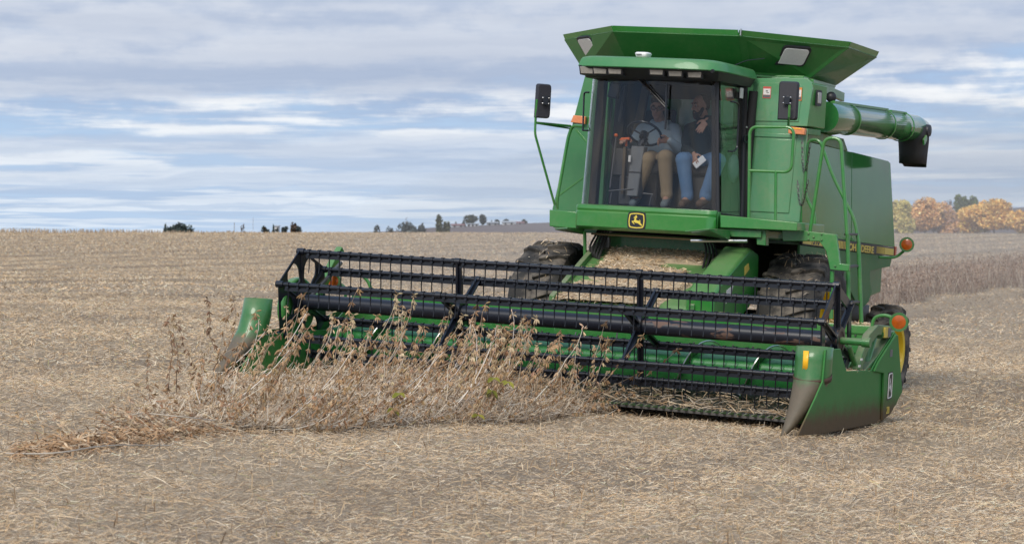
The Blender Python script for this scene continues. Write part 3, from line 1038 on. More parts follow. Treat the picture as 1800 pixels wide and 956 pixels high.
# rear straw hood and its dull deflector
MB().hexa([(-1.2, 5.6, .95), (1.35, 5.6, .95), (1.35, 5.6, 1.5), (-1.2, 5.6, 1.5)], [(-1.2, 6.9, 1.1), (1.35, 6.9, 1.1), (1.35, 6.9, 2.6), (-1.2, 6.9, 2.6)]).build('straw_hood', green_dusty, body, 30, .02)
MB().lathe((1.05, 6.25, .86), (.9, .3, -.12), [(-.2, .10), (.32, .13), (.34, .0)], 16).build('chaff_spreader', simple('dusty_grey_metal', (.30, .29, .28), .6, .3, 0, .3, 9), body)
# core of the machine so nothing shows through
MB().box((.07, 5.05, 2.13), (2.56, 3.2, 1.02)).build('core_box', green_dusty, body)
MB().box((0, 4.4, 1.35), (1.7, 2.7, .8)).build('under_frame', interior_dark, body)
# low roof step beside the unloading tube
side_prism('top_rail', [(3.2, 2.74), (3.2, 2.86), (4.55, 2.84), (4.75, 2.71)], XB - .04, green_dusty, body, .3)

# ---- grain tank and its flared top
tank = MB()
zb, zt = 3.44, 3.80
base = [(-.56, 3.08), (.74, 3.08), (1.36, 3.46), (1.36, 4.45), (-1.28, 4.45), (-1.28, 3.46)]
rim = [(-.635, 2.64, 3.825), (.795, 2.64, 3.805), (1.74, 3.56, 3.785), (1.78, 4.55, 3.77), (-1.66, 4.55, 3.79), (-1.58, 3.54, 3.80)]
tk = MB()
bb = [(x, y, 3.41) for x, y in base]
tk.prism(bb, (0, 0, .06))
grain_tank = tk.build('grain_tank', green, combine, 30)
ex_m = paint('tank_extension_paint', (.014, .135, .024), .10, .40, .3)
ex_brown = paint('tank_extension_dusty', (.020, .10, .026), .65, .6, .1)
for i in range(6):
    j = (i + 1) % 6
    a, b_ = Vector((*base[i], zb)), Vector((*base[j], zb))
    c, d = Vector(rim[j]), Vector(rim[i])
    nn = (b_ - a).cross(d - a).normalized() * .012
    e = MB().prism([a, b_, c, d], nn).build('tank_extension', ex_m, grain_tank, 30)
# folded rim
for i in range(6):
    j = (i + 1) % 6
    c, d = Vector(rim[j]), Vector(rim[i])
    up = Vector((0, 0, 1))
    out = (c - d).cross(up).normalized()
    MB().prism([d + out * .004, c + out * .004, c + out * .03 + up * .055, d + out * .03 + up * .055], -out * .014 + Vector((0, 0, .004))).build('rim_flange', green_clean, grain_tank, 30)
# corner straps
cs = MB()
for i in range(6):
    a, d = Vector((*base[i], zb)), Vector(rim[i])
    cs.tube([a, d], .012, 6)
cs.build('corner_seam', ex_m, grain_tank)
MB().box((.83, 2.62, 3.838), (.012, .03, .07)).build('rim_clip', steel, grain_tank)
# collar below the flare on the right
MB().prism([(1.37, 3.40, 3.33), (1.37, 4.62, 3.26), (1.37, 4.62, 3.36), (1.37, 3.40, 3.42)], (.05, 0, 0)).build('collar', green, grain_tank, 30, .006)
MB().box((.18, 3.85, 3.36), (2.35, 1.2, .16)).build('tank_neck', green, grain_tank, 30, .01)

def tank_light(c, ux, uy, w_, h_, parent):
    ux, uy = Vector(ux).normalized(), Vector(uy).normalized()
    nn = ux.cross(uy).normalized()
    c = Vector(c)
    if nn.y > 0 and nn.z > 0:
        nn = -nn
    def rr(ww, hh, off, r_):
        q = [(-ww, -hh), (ww, -hh), (ww, hh), (-ww, hh), (-ww, -hh * .999)]
        return arc([c + ux * a + uy * b_ + nn * off for a, b_ in q], r_)[:-1]
    root = MB().prism(rr(w_, h_, .0, .05), nn * .035).build('work_light', blackp, parent, 40)
    MB().prism(rr(w_ * .86, h_ * .80, .036, .04), nn * .008).build('lamp_lens', lens, root, 40)
    return root
# on the two chamfered corner panels
def panel_frame(i, u_, v_):
    j = (i + 1) % 6
    a, b_ = Vector((*base[i], zb)), Vector((*base[j], zb))
    c, d = Vector(rim[j]), Vector(rim[i])
    p = (a * (1 - u_) + b_ * u_) * (1 - v_) + (d * (1 - u_) + c * u_) * v_
    return p, ((b_ - a) + (c - d)).normalized(), ((d - a) + (c - b_)).normalized()
p, ux, uy = panel_frame(1, .56, .62)
nn = ux.cross(uy).normalized()
tank_light(p + nn * .0 , ux, uy, .165, .125, grain_tank)
p, ux, uy = panel_frame(5, .42, .74)
tank_light(p, ux, uy, .155, .125, grain_tank)

# ---- unloading tube, folded back along the side
ta, tb = at(1452, 206, y=3.62), at(1606, 226, y=6.35)
td = (tb - ta).normalized()
au_ = MB().tube([ta - td * .05, ta, ta + td * .6, ta + td * .61, ta + td * 1.7, ta + td * 1.71, tb, tb + td * .16 + Vector((0, 0, -.02)), tb + td * .27 + Vector((0, 0, -.09))],
                [.168, .168, .168, .163, .163, .158, .158, .152, .10], 32)
tube_o = au_.build('unloading_tube', paint('auger_tube_paint', (.026, .160, .040), .10, .20, .8), combine, 40)
for s_ in (.6, 1.7, 2.3):
    MB().lathe(ta + td * s_, td, [(-.012, .165), (-.012, .175), (.012, .175), (.012, .165)], 32).build('tube_band', green, tube_o, 30)
MB().prism([ta + td * .1 + Vector((.0, 0, .158)), ta + td * 1.75 + Vector((0, 0, .158)), ta + td * 1.75 + Vector((0, 0, .185)), ta + td * .1 + Vector((0, 0, .185))], (.05, 0, 0)).build('top_bracket', green, tube_o)
MB().prism([ta + td * 1.85 + Vector((.0, 0, .15)), ta + td * 2.35 + Vector((0, 0, .15)), ta + td * 2.35 + Vector((0, 0, .175)), ta + td * 1.85 + Vector((0, 0, .175))], (.05, 0, 0)).build('top_bracket', green, tube_o)
# rubber spout
e0 = tb + td * .02
spm = MB()
prof = []
for (zz, ww, dd, sh) in ((.02, .16, .20, 0.0), (-.12, .165, .21, 0.0), (-.30, .15, .20, .02), (-.42, .145, .19, .03)):
    ring = []
    for k in range(24):
        an = 2 * math.pi * k / 24
        cx_ = math.copysign(abs(math.cos(an)) ** .7, math.cos(an)); cy_ = math.copysign(abs(math.sin(an)) ** .7, math.sin(an))
        ring.append(e0 + Vector((ww * cx_, dd * cy_ + sh, zz - .03 * sh * 0 + (-.03 if cy_ > .5 else 0))))
    prof.append(ring)
for ring in prof:
    spm.v += ring
for i in range(3):
    for k in range(24):
        spm.f.append((i * 24 + k, i * 24 + (k + 1) % 24, (i + 1) * 24 + (k + 1) % 24, (i + 1) * 24 + k)); spm.m.append(0)
spout = spm.build('rubber_spout', rubber, tube_o, 50, 0, .012)
MB().lathe(e0 + Vector((.17, .0, -.02)), (1, -.1, 0), [(-.02, .075), (.02, .07), (.03, .0)], 20).build('spout_knob', blackp, tube_o)
MB().prism([e0 + Vector((.165, -.22, -.14)), e0 + Vector((.165, -.10, -.08)), e0 + Vector((.165, -.08, -.14)), e0 + Vector((.165, -.18, -.20))], (.02, 0, 0)).build('spout_bracket', green, tube_o)
# pivot elbow at the front
MB().tube(arc([(1.10, 4.1, 2.70), (1.15, 4.0, 2.95), ta + td * .35], .2), .17, 24).build('tube_elbow', green_dusty, tube_o)
MB().ball(at(1461, 171, y=3.75), .06, 0, 12).build('round_horn', blackp, body)

# ---- feeder house with chaff lying on it
fh = MB()
A = [(-.66, 2.62, 1.46), (.66, 2.62, 1.46), (.66, 2.62, .85), (-.66, 2.62, .85)]
B = [(-.56, 1.13, .90), (.93, 1.13, .90), (.93, 1.13, .15), (-.56, 1.13, .15)]
fh.hexa(A, B)
feeder = fh.build('feeder_house', green, combine, 30, .01)
for (xa, xb, wd) in ((-.70, -.58, .06), (.70, .95, .06)):
    MB().hexa([(xa, 2.62, 1.53), (xa + wd, 2.62, 1.53), (xa + wd, 2.62, 1.42), (xa, 2.62, 1.42)],
              [(xb, 1.14, .96), (xb + wd, 1.14, .96), (xb + wd, 1.14, .85), (xb, 1.14, .85)]).build('side_rail', green_dusty, feeder, 30, .006)
# upper lip under the cab
MB().box((-.02, 2.66, 1.55), (1.36, .04, .17)).build('rear_sheet', green_dusty, feeder, 30, .006)
MB().tube([(-.68, 2.45, 1.615), (1.05, 2.20, 1.615)], .012, 8).build('hydraulic_line', simple('tan_line', (.28, .20, .12), .5, .3, 0, .2, 9), feeder)
MB().tube([(.62, 2.02, 1.60), (1.25, 1.98, 1.63)], .017, 8).build('chrome_rod', steel, feeder)
hs = MB()
for k in range(5):
    x = -.62 + .03 * k
    hs.tube(arc([(x, 2.5, 1.66), (x - .03, 2.3, 1.45 - .03 * k), (x + .04, 2.4, 1.30)], .1), .013, 6)
for k in range(4):
    x = .55 + .04 * k
    hs.tube(arc([(x, 2.55, 1.64), (x + .12, 2.40, 1.52 - .02 * k), (x + .14, 2.2, 1.25)], .1), .012, 6)
hs.build('hydraulic_hose', rubber, feeder)['kind'] = 'stuff'
MB().box((-.52, 2.48, 1.53), (.10, .05, .12)).build('hydraulic_coupler', dsteel, feeder, 30, .006)
# drive shield at the right of the feeder
ds = MB().prism([(.90, y, z) for y, z in [(1.20, .62), (1.16, 1.04), (1.35, 1.18), (2.25, 1.56), (2.55, 1.50), (2.6, 1.05), (1.9, .75)]], (.30, 0, 0)).build('drive_shield', green, combine, 30, .03)
MB().prism([(1.2005, y, z) for y, z in [(1.55, 1.12), (1.75, 1.17), (1.70, 1.06), (1.55, .98)]], (.003, 0, 0)).build('warning_label', white_lab, ds)
MB().prism([(1.2005, y, z) for y, z in [(2.08, 1.36), (2.2, 1.40), (2.24, 1.34), (2.1, 1.27)]], (.003, 0, 0)).build('warning_label', yellow_decal, ds)

# ---- wheels
def wheel(c, r, w_, side, parent, lugs, rim_r, name):
    """axle along x; side = +1 outer face towards +x"""
    c = Vector(c)
    root = bpy.data.objects.new(name, None)
    col.objects.link(root)
    root.parent = parent
    root.location = c
    h = w_ / 2
    rt = r - .045
    prof = [(-h * .80, rim_r), (-h * .98, rim_r + .08), (-h, rt * .83), (-h * .92, rt * .95), (-h * .75, rt * .988), (-h * .3, rt), (h * .3, rt), (h * .75, rt * .988), (h * .92, rt * .95), (h, rt * .83), (h * .98, rim_r + .08), (h * .80, rim_r)]
    MB().lathe((0, 0, 0), (1, 0, 0), prof, 56).build('tyre', tyre_m, root, 40)
    lg = MB()
    for k in range(lugs):
        for s in (-1, 1):
            an0 = 2 * math.pi * (k + (.5 if s > 0 else 0)) / lugs
            pts_in, pts_out = [], []
            # lug bar from the centre line to the shoulder, swept back
            st_ = [(-.02, 0.0), (.35, .14), (.72, .27), (.98, .36)]
            prev = None
            for q, (fx, da) in enumerate(st_):
                x = s * fx * h
                for dd in (-1, 1):
                    an = an0 + da * (.62) * 2 * math.pi / lugs * 2.0 + dd * .034 * (.77 / r)
                    base_r = rt * (1 if q < 2 else .988 if q == 2 else .90) - .01
                    top_r = r * (1 if q < 2 else .993 if q == 2 else .93)
                    for rr_ in (base_r, top_r):
                        lg.v.append(Vector((x, -rr_ * math.cos(an), rr_ * math.sin(an))))
            o = len(lg.v) - 16
            for q in range(3):
                a, b_ = o + 4 * q, o + 4 * (q + 1)
                lg.f += [(a + 1, a + 3, b_ + 3, b_ + 1), (a, a + 1, b_ + 1, b_), (a + 2, b_ + 2, b_ + 3, a + 3)]
                lg.m += [0, 0, 0]
            lg.f += [(o, o + 2, o + 3, o + 1), (o + 12, o + 13, o + 15, o + 14)]
            lg.m += [0, 0]
    lg.build('tread_lugs', tyre_m, root, 40, .008)
    s = side
    MB().lathe((0, 0, 0), (s, 0, 0), [(-h * .8, rim_r + .01), (h * .82, rim_r + .02), (h * .86, rim_r + .01), (h * .80, rim_r - .03), (h * .35, rim_r - .05), (h * .25, rim_r * .55), (h * .30, .16), (h * .42, .14), (h * .44, 0)], 40).build('rim', yellow, root, 30)
    nb = MB()
    for k in range(8):
        an = 2 * math.pi * k / 8
        nb.ball((s * (h * .30), .22 * math.cos(an), .22 * math.sin(an)), .018, 0, 6)
    nb.build('wheel_nut', dsteel, root)
    return root
wheel((1.58, 3.0, .75), .78, .66, 1, combine, 18, .42, 'front_wheel')
wheel((-1.30, 3.0, .74), .77, .60, -1, combine, 18, .42, 'front_wheel')
wheel((1.63, 6.22, .42), .56, .36, 1, combine, 16, .31, 'rear_wheel')
wheel((-1.30, 6.25, .48), .57, .40, -1, combine, 16, .31, 'rear_wheel')
MB().tube([(-1.4, 3.0, .76), (1.5, 3.0, .76)], .14, 16).build('front_axle', interior_dark, combine)
MB().tube([(-1.2, 6.25, .5), (1.3, 6.25, .5)], .08, 12).build('rear_axle', interior_dark, combine)
# rear warning lamp on its arm
lq = at(1594, 430, x=1.86)
amber_lamp(lq, (.15, -1, 0), .075, combine, arc([at(1545, 452, x=1.55), at(1575, 453, x=1.72), lq + Vector((-.03, .06, -.06))], .2))

# ================================================================== COMBINE: cab
cab = bpy.data.objects.new('cab', None)
col.objects.link(cab)
cab.parent = combine
ZF, ZT = 1.93, 3.30
# front profile of the windscreen: bottom and top rows of (x, y)
def screen_row(x0, x1, yf, bulge, rc, n=14):
    pts = []
    pts.append((x0, yf + .24))
    pts.append((x0 + .004, yf + .14))
    for k in range(5):
        an = R(90 * k / 4)
        pts.append((x0 + rc - rc * math.cos(an), yf + rc - rc * math.sin(an)))
    for k in range(1, n):
        tt_ = k / n
        x = x0 + rc + (x1 - x0 - rc) * tt_
        pts.append((x, yf - bulge * math.sin(math.pi * tt_)))
    pts.append((x1, yf))
    return pts
rows = []
for kk in range(7):
    tt_ = kk / 6
    z = 1.905 + (3.345 - 1.905) * tt_
    rows.append([(x, y, z) for x, y in screen_row(-.73 + .035 * tt_, .842 - .115 * tt_, 2.16 + .05 * tt_, .05, .10)])
wm_ = MB()
nr = len(rows[0])
for r_ in rows:
    wm_.v += [Vector(p) for p in r_]
for i in range(6):
    for k in range(nr - 1):
        wm_.f.append((i * nr + k, i * nr + k + 1, (i + 1) * nr + k + 1, (i + 1) * nr + k)); wm_.m.append(0)
windscreen = wm_.build('windscreen', wind_glass, cab, 60, 0, .006)
windscreen.modifiers['solid'].use_rim = False
# side glass: left pane and the door on the right
MB().prism([(-.725, 2.42, 1.92), (-.725, 2.94, 1.92), (-.695, 2.94, 3.33), (-.695, 2.46, 3.33)], (-.006, 0, 0)).build('side_window', side_glass, cab)
doorg = [(.855, 2.24, 1.92), (.855, 2.90, 1.88), (.80, 2.94, 3.28), (.745, 2.28, 3.33)]
dpane = MB().prism(doorg, (.006, 0, 0)).build('door', side_glass, cab)
# door frame and pillars
fr = MB()
fr.tube([(.846, 2.165, 1.89), (.732, 2.215, 3.34)], .020, 8)
fr.tube([(.858, 2.91, 1.87), (.802, 2.95, 3.29)], .028, 8)
fr.tube([(.855, 2.19, 1.90), (.86, 2.91, 1.87)], .02, 8)
fr.tube([(.742, 2.25, 3.33), (.80, 2.94, 3.29)], .02, 8)
fr.build('door_frame', blackp, dpane)
MB().tube([(.845, 2.99, 1.87), (.885, 2.985, 3.24)], .048, 14).build('rubber_post', rubber, cab)
MB().tube([(.835, 2.93, 1.89), (.83, 2.93, 2.75), (.815, 2.94, 3.22)], .022, 8).build('door_seal', rubber, cab)
dh = MB().tube(arc([(.87, 2.30, 3.08), (.90, 2.38, 3.08), (.91, 2.46, 3.06), (.91, 2.48, 2.60), (.90, 2.40, 2.56), (.87, 2.31, 2.56)], .04), .010, 8)
dh.build('grab_handle', black, dpane)
MB().lathe((.865, 2.86, 2.72), (1, -.4, 0), [(0, .045), (.02, .045), (.02, .03), (0, .03)], 16).build('door_latch', black, dpane)
bo = MB()
for y_ in (2.80, 2.98):
    bo.ball((.90, y_ - .02, 2.84), .012, 0, 8)
bo.build('hinge_bolt', steel, dpane)
MB().box((.835, 2.74, 3.20), (.008, .10, .11)).build('warning_label', white_lab, dpane)
lh = MB().tube(arc([(-.74, 2.30, 3.13), (-.80, 2.32, 3.13), (-.81, 2.33, 3.10), (-.80, 2.33, 2.74), (-.80, 2.32, 2.72), (-.73, 2.30, 2.72)], .03), .010, 8)
lh.build('grab_handle', black, cab)
# pillars
pl_ = MB()
pl_.hexa([(-.70, 2.92, 1.90), (-.58, 2.92, 1.90), (-.58, 3.0, 1.90), (-.70, 3.0, 1.90)], [(-.68, 2.92, 3.34), (-.56, 2.92, 3.34), (-.56, 3.0, 3.34), (-.68, 3.0, 3.34)])
pl_.hexa([(.72, 2.92, 1.90), (.82, 2.92, 1.90), (.82, 3.0, 1.90), (.72, 3.0, 1.90)], [(.68, 2.92, 3.34), (.79, 2.92, 3.34), (.79, 3.0, 3.34), (.68, 3.0, 3.34)])
pl_.hexa([(-.71, 2.36, 1.90), (-.62, 2.36, 1.90), (-.62, 2.46, 1.90), (-.71, 2.46, 1.90)], [(-.69, 2.40, 3.34), (-.60, 2.40, 3.34), (-.60, 2.50, 3.34), (-.69, 2.50, 3.34)])
pl_.hexa([(.76, 2.20, 1.90), (.835, 2.20, 1.90), (.835, 2.27, 1.90), (.76, 2.27, 1.90)], [(.66, 2.24, 3.34), (.725, 2.24, 3.34), (.725, 2.30, 3.34), (.66, 2.30, 3.34)])
pl_.build('pillar', interior_dark, cab, 30, .01)
# slanted tan trim seen left of the driver
MB().hexa([(-.44, 2.80, 2.60), (-.34, 2.80, 2.60), (-.34, 2.86, 2.60), (-.44, 2.86, 2.60)], [(-.36, 2.90, 3.30), (-.27, 2.90, 3.30), (-.27, 2.96, 3.30), (-.36, 2.96, 3.30)]).build('trim_post', tan_wall, cab, 30, .01)
# back wall with the window: four pieces round the opening
bw = MB()
wx0, wx1, wz0, wz1 = -.30, .72, 2.66, 3.13
bw.box(((-.60 + wx0) / 2, 2.985, 2.6), (abs(-.60 - wx0), .03, 1.40))
bw.box(((wx0 + wx1) / 2, 2.985, (wz0 + ZF) / 2), (wx1 - wx0, .03, wz0 - ZF))
bw.box(((wx0 + wx1) / 2, 2.985, (wz1 + 3.34) / 2), (wx1 - wx0, .03, 3.34 - wz1))
bw.build('rear_wall', interior_dark, cab, 30)
MB().box(((wx0 + wx1) / 2, 2.99, (wz0 + wz1) / 2), (wx1 - wx0, .006, wz1 - wz0)).build('rear_window', side_glass, cab)
# floor
MB().box((.06, 2.58, 1.90), (1.54, .86, .05)).build('floor', interior_dark, cab)
# headliner and roof
roof_front = [(-.76, 2.06), (-.73, 1.93), (-.60, 1.86), (-.30, 1.82), (.10, 1.80), (.50, 1.80), (.76, 1.83), (.86, 1.92), (.90, 2.10), (.93, 2.95), (-.76, 2.95)]
rm2 = MB()
n = len(roof_front)
def ins(p, k):
    cx_, cy_ = .08, 2.45
    return (cx_ + (p[0] - cx_) * k, cy_ + (p[1] - cy_) * k)
lay = [(.992, 3.372), (1.0, 3.380), (.972, 3.452), (.95, 3.474), (.88, 3.49)]
for k, z in lay:
    rm2.v += [Vector((*ins(p, k), z - .01 * (p[0] - .06))) for p in roof_front]
for i in range(len(lay) - 1):
    for k in range(n):
        rm2.f.append((i * n + k, i * n + (k + 1) % n, (i + 1) * n + (k + 1) % n, (i + 1) * n + k)); rm2.m.append(0)
rm2.f.append(tuple((len(lay) - 1) * n + k for k in range(n))); rm2.m.append(0)
rm2.f.append(tuple(range(n))[::-1]); rm2.m.append(0)
roof = rm2.build('roof', roof_paint, cab, 35)
# black recess below the visor
vm = MB()
k0, k1 = .985, .845
ring0 = [Vector((*ins(p, k0), 3.372)) for p in roof_front]
ring1 = [Vector((*ins((p[0], max(p[1], 2.02)), .93), 3.275)) for p in roof_front]
vm.v += ring0 + ring1
for k in range(n):
    vm.f.append((k, (k + 1) % n, n + (k + 1) % n, n + k)); vm.m.append(0)
vm.f.append(tuple(n + k for k in range(n))[::-1]); vm.m.append(0)
visor = vm.build('visor', blackp, cab, 30)
# six lamps in the recess
for (px, py) in ((1033, 123), (1057, 123.5), (1084, 124), (1158, 125.5), (1190, 128), (1223, 130)):
    p = at(px, py + 1, y=1.93)
    yl = 1.842 + .07 * abs(p.x - .06) / .8
    lh_ = MB().hexa([(p.x - .095, yl, p.z + .052), (p.x + .095, yl, p.z + .052), (p.x + .085, yl + .02, p.z - .048), (p.x - .085, yl + .02, p.z - .048)],
                    [(p.x - .08, 2.10, p.z + .05), (p.x + .08, 2.10, p.z + .05), (p.x + .07, 2.10, p.z - .05), (p.x - .07, 2.10, p.z - .05)]).build('cab_lamp', blackp, cab, 30, .006)
    MB().hexa([(p.x - .076, yl - .010, p.z + .036), (p.x + .076, yl - .010, p.z + .036), (p.x + .068, yl + .008, p.z - .036), (p.x - .068, yl + .008, p.z - .036)],
              [(p.x - .076, yl + .02, p.z + .036), (p.x + .076, yl + .02, p.z + .036), (p.x + .068, yl + .03, p.z - .036), (p.x - .068, yl + .03, p.z - .036)]).build('lamp_lens', lens_dim, lh_, 30, .004)
# satellite receiver on the roof
gx_ = at(1131, 96, y=1.95)
rc_ = MB()
for (z_, a, b_) in ((0, .055, .05), (.01, .07, .07), (.045, .082, .08), (.058, .07, .07), (.064, .0, .0)):
    rc_.v += [Vector((gx_.x + a * math.copysign(abs(math.cos(2 * math.pi * k / 24)) ** .6, math.cos(2 * math.pi * k / 24)), 1.95 + b_ * math.copysign(abs(math.sin(2 * math.pi * k / 24)) ** .6, math.sin(2 * math.pi * k / 24)), 3.485 + z_)) for k in range(24)]
for i in range(4):
    for k in range(24):
        rc_.f.append((i * 24 + k, i * 24 + (k + 1) % 24, (i + 1) * 24 + (k + 1) % 24, (i + 1) * 24 + k)); rc_.m.append(0)
recv = rc_.build('satellite_receiver', white_pl, cab, 60)
MB().box((gx_.x - .02, 1.868, 3.517), (.06, .004, .010)).build('receiver_lettering', grey_lab, recv)
MB().tube([(.80, 1.90, 3.37), (.80, 1.86, 3.36)], .02, 10).build('washer_nozzle', blackp, roof)
MB().tube(arc([(.86, 2.4, 3.47), (.95, 2.5, 3.53), (1.08, 2.7, 3.57)], .05), .005, 6).build('aerial_wire', black, roof)
# wiper: motor, double arm and blade
wa = at(1112, 128, y=2.12); wb = at(1170, 189, y=2.10)
wp = MB()
wp.tube([wa, wb], .010, 6)
wp.tube([wa + Vector((.05, 0, .0)), wb + Vector((.02, 0, .01))], .006, 6)
wp.lathe(wa, (0, 1, 0), [(-.03, 0), (-.03, .03), (.04, .03)], 12)
wiper = wp.build('wiper', black, cab)
MB().tube([at(1172, 147, y=2.09), at(1169.5, 228, y=2.085)], .011, 6).build('wiper_blade', black, wiper)
# lower front panel (bumper) with top lip
bp_ = []
for (z_, off) in ((1.665, 0.0), (1.70, -.03), (1.845, -.035), (1.86, -.02), (1.885, -.03), (1.915, -.025), (1.925, .0)):
    bp_.append([(x, y + off, z_) for x, y in screen_row(-.735, .862, 2.11, .055, .06)])
bmm = MB()
nr = len(bp_[0])
for r_ in bp_:
    bmm.v += [Vector(p) for p in r_]
for i in range(len(bp_) - 1):
    for k in range(nr - 1):
        bmm.f.append((i * nr + k, i * nr + k + 1, (i + 1) * nr + k + 1, (i + 1) * nr + k)); bmm.m.append(0)
bumper = bmm.build('front_panel', green_clean, cab, 30, 0, .012)
MB().box((.86, 2.22, 1.79), (.02, .22, .25)).build('end_cap', green_clean, bumper, 30, .006)
MB().box((.06, 2.55, 1.78), (1.54, .78, .2)).build('floor_frame', green, cab)
# emblem on the front panel
ec = at(1119.5, 388, y=2.02)
ex, ez = ec.x, ec.z
ey = 2.012
def squircle(hw, hh, y, bul=.12, n=6):
    pts = []
    cs_ = [(-hw, -hh), (hw, -hh), (hw, hh), (-hw, hh)]
    for i in range(4):
        a, b_ = cs_[i], cs_[(i + 1) % 4]
        for k in range(n):
            t_ = .06 + .88 * k / (n - 1)
            x = a[0] + (b_[0] - a[0]) * t_; z = a[1] + (b_[1] - a[1]) * t_
            bu = 1 + bul * math.sin(math.pi * t_)
            if i % 2 == 0:
                z *= bu
            else:
                x *= bu
            pts.append((ex + x, y, ez + z))
    return pts
emb = MB().prism(squircle(.095, .086, ey), (0, .02, 0)).build('emblem', simple('emblem_black', (.008, .008, .012), .35, 0, .4, .1, 9), cab, 30)
em2 = MB()
o_, i_ = squircle(.080, .072, ey - .003), squircle(.070, .062, ey - .003)
N_ = len(o_)
em2.v += [Vector(p) for p in o_ + i_] + [Vector(p) + Vector((0, .003, 0)) for p in o_ + i_]
for k in range(N_):
    em2.f.append((k, (k + 1) % N_, N_ + (k + 1) % N_, N_ + k)); em2.m.append(0)
em_y = simple('emblem_yellow', (.72, .56, .07), .45, 0, .3, .05, 9)
em2.build('emblem_border', em_y, emb)
MB().prism([(ex + x * .080, ey - .003, ez + y * .080) for x, y in DEER], (0, .002, 0)).build('emblem_deer', em_y, emb)

# left side steps of the cab base
sb = MB().prism([(-1.17, 2.40, 1.85), (-.80, 2.40, 1.84), (-.80, 2.40, 1.66), (-1.16, 2.40, 1.67)], (0, .62, 0)).build('side_box', green_clean, combine, 30, .008)
MB().hexa([(-1.05, 2.30, 1.655), (-.80, 2.05, 1.67), (-.80, 2.05, 1.65), (-1.05, 2.30, 1.635)], [(-1.0, 2.42, 1.655), (-.74, 2.40, 1.67), (-.74, 2.40, 1.60), (-1.0, 2.42, 1.62)]).build('step_plate', green_dusty, combine, 30, .004)
MB().hexa([(.66, 1.70, 1.70), (.95, 1.62, 1.735), (.95, 1.62, 1.72), (.66, 1.70, 1.685)], [(.72, 2.05, 1.70), (1.05, 2.0, 1.735), (1.05, 2.0, 1.63), (.72, 2.05, 1.66)]).build('step_plate', green_dusty, combine, 30, .004)
# left mirror: head, arm and stay
def mirror(c, w_, h_, d, tilt, parent):
    """bowed plastic shell seen from behind"""
    mb = MB()
    c = Vector(c)
    rot = Matrix.Rotation(tilt, 3, 'Z')
    q = arc([(-w_, 0, -h_), (w_, 0, -h_), (w_, 0, h_), (-w_, 0, h_), (-w_, 0, -h_ * .99)], .035)[:-1]
    for s_, yy in ((1, 0), (1, -d * .5), (.86, -d)):
        mb.v += [c + rot @ (Vector((p.x * s_, yy + .02 * (p.z / h_) ** 2, p.z * (1 if s_ == 1 else .94)))) for p in q]
    n = len(q)
    for i in range(2):
        for k in range(n):
            mb.f.append((i * n + k, i * n + (k + 1) % n, (i + 1) * n + (k + 1) % n, (i + 1) * n + k)); mb.m.append(0)
    mb.f.append(tuple(range(n))); mb.m.append(0)
    mb.f.append(tuple(2 * n + k for k in range(n))); mb.m.append(0)
    root = mb.build('mirror', simple('mirror_shell', (.028, .028, .036), .55, 0, 0, .2, 30), parent, 40)
    ck = MB()
    ck.box(c + rot @ Vector((0, -d - .012, .0)), (.06, .03, .09), 0, rot)
    ck.build('clamp', black, root, 30, .005)
    bl = MB()
    for sx in (-.036, .036):
        for sz in (-.03, .03):
            bl.ball(c + rot @ Vector((sx, -d - .02, sz)), .011, 0, 8)
    bl.build('clamp_bolt', steel, root)
    return root
ml = mirror(at(954, 178, y=2.2), .085, .185, .06, R(48), combine)
p0, p1, p2 = at(944, 175, y=2.12), at(941, 216, y=2.15), at(1003, 222, y=2.6)
MB().tube(arc([p0, p1, at(940.5, 236, y=2.15), at(975, 360, y=2.45)], .04), .014, 8).build('mirror_arm', green, ml)
MB().tube([p1, p2], .014, 8).build('mirror_arm', green, ml)
MB().tube([at(943, 217, y=2.15), at(1001, 226, y=2.62)], .009, 8).build('mirror_stay', green, ml)
MB().tube(arc([at(1026, 222, y=2.5), at(1006, 221, y=2.6), at(999, 240, y=2.6), at(979, 352, y=2.5), at(979, 368, y=2.5)], .10), .018, 8).build('hand_rail', green, combine)
mr = mirror(at(1386, 177.5, y=2.2), .105, .20, .05, R(4), combine)
MB().tube([at(1388, 185, y=2.10), at(1387, 205, y=2.12), at(1385.5, 224, y=2.35)], .013, 8).build('mirror_arm', green, mr)

# ---- platform, railings and ladder on the right
pf = MB().prism([at(1266, 378, y=2.0), at(1401, 391, y=2.0), at(1401, 406, y=2.0), at(1266, 400, y=2.0)], (0, .98, 0)).build('platform', green, combine, 30, .008)
MB().prism([at(1282, 402, y=2.05), at(1338, 405, y=2.05), at(1338, 418, y=2.05), at(1282, 416, y=2.05)], (0, .8, 0)).build('beam', green_dusty, pf, 30, .006)
MB().prism([at(1330, 402, y=2.08), at(1346, 404, y=2.08), at(1346, 432, y=2.08), at(1330, 430, y=2.08)], (0, .1, 0)).build('bracket', green_dusty, pf, 30, .006)
MB().box((.98, 2.06, 1.68), (.10, .06, .10)).build('bracket', dsteel, pf, 30, .004)
hr = MB()
yr = 2.05
hr.tube(arc([at(1316, 402, y=yr), at(1318, 223, y=yr), at(1396, 224, y=yr), at(1391, 303, y=yr), at(1316, 300, y=yr)], .09, 8), .0165, 10)
hr.tube([at(1364, 300, y=yr), at(1363, 404, y=yr)], .016, 10)
hr.build('railing', green, pf)
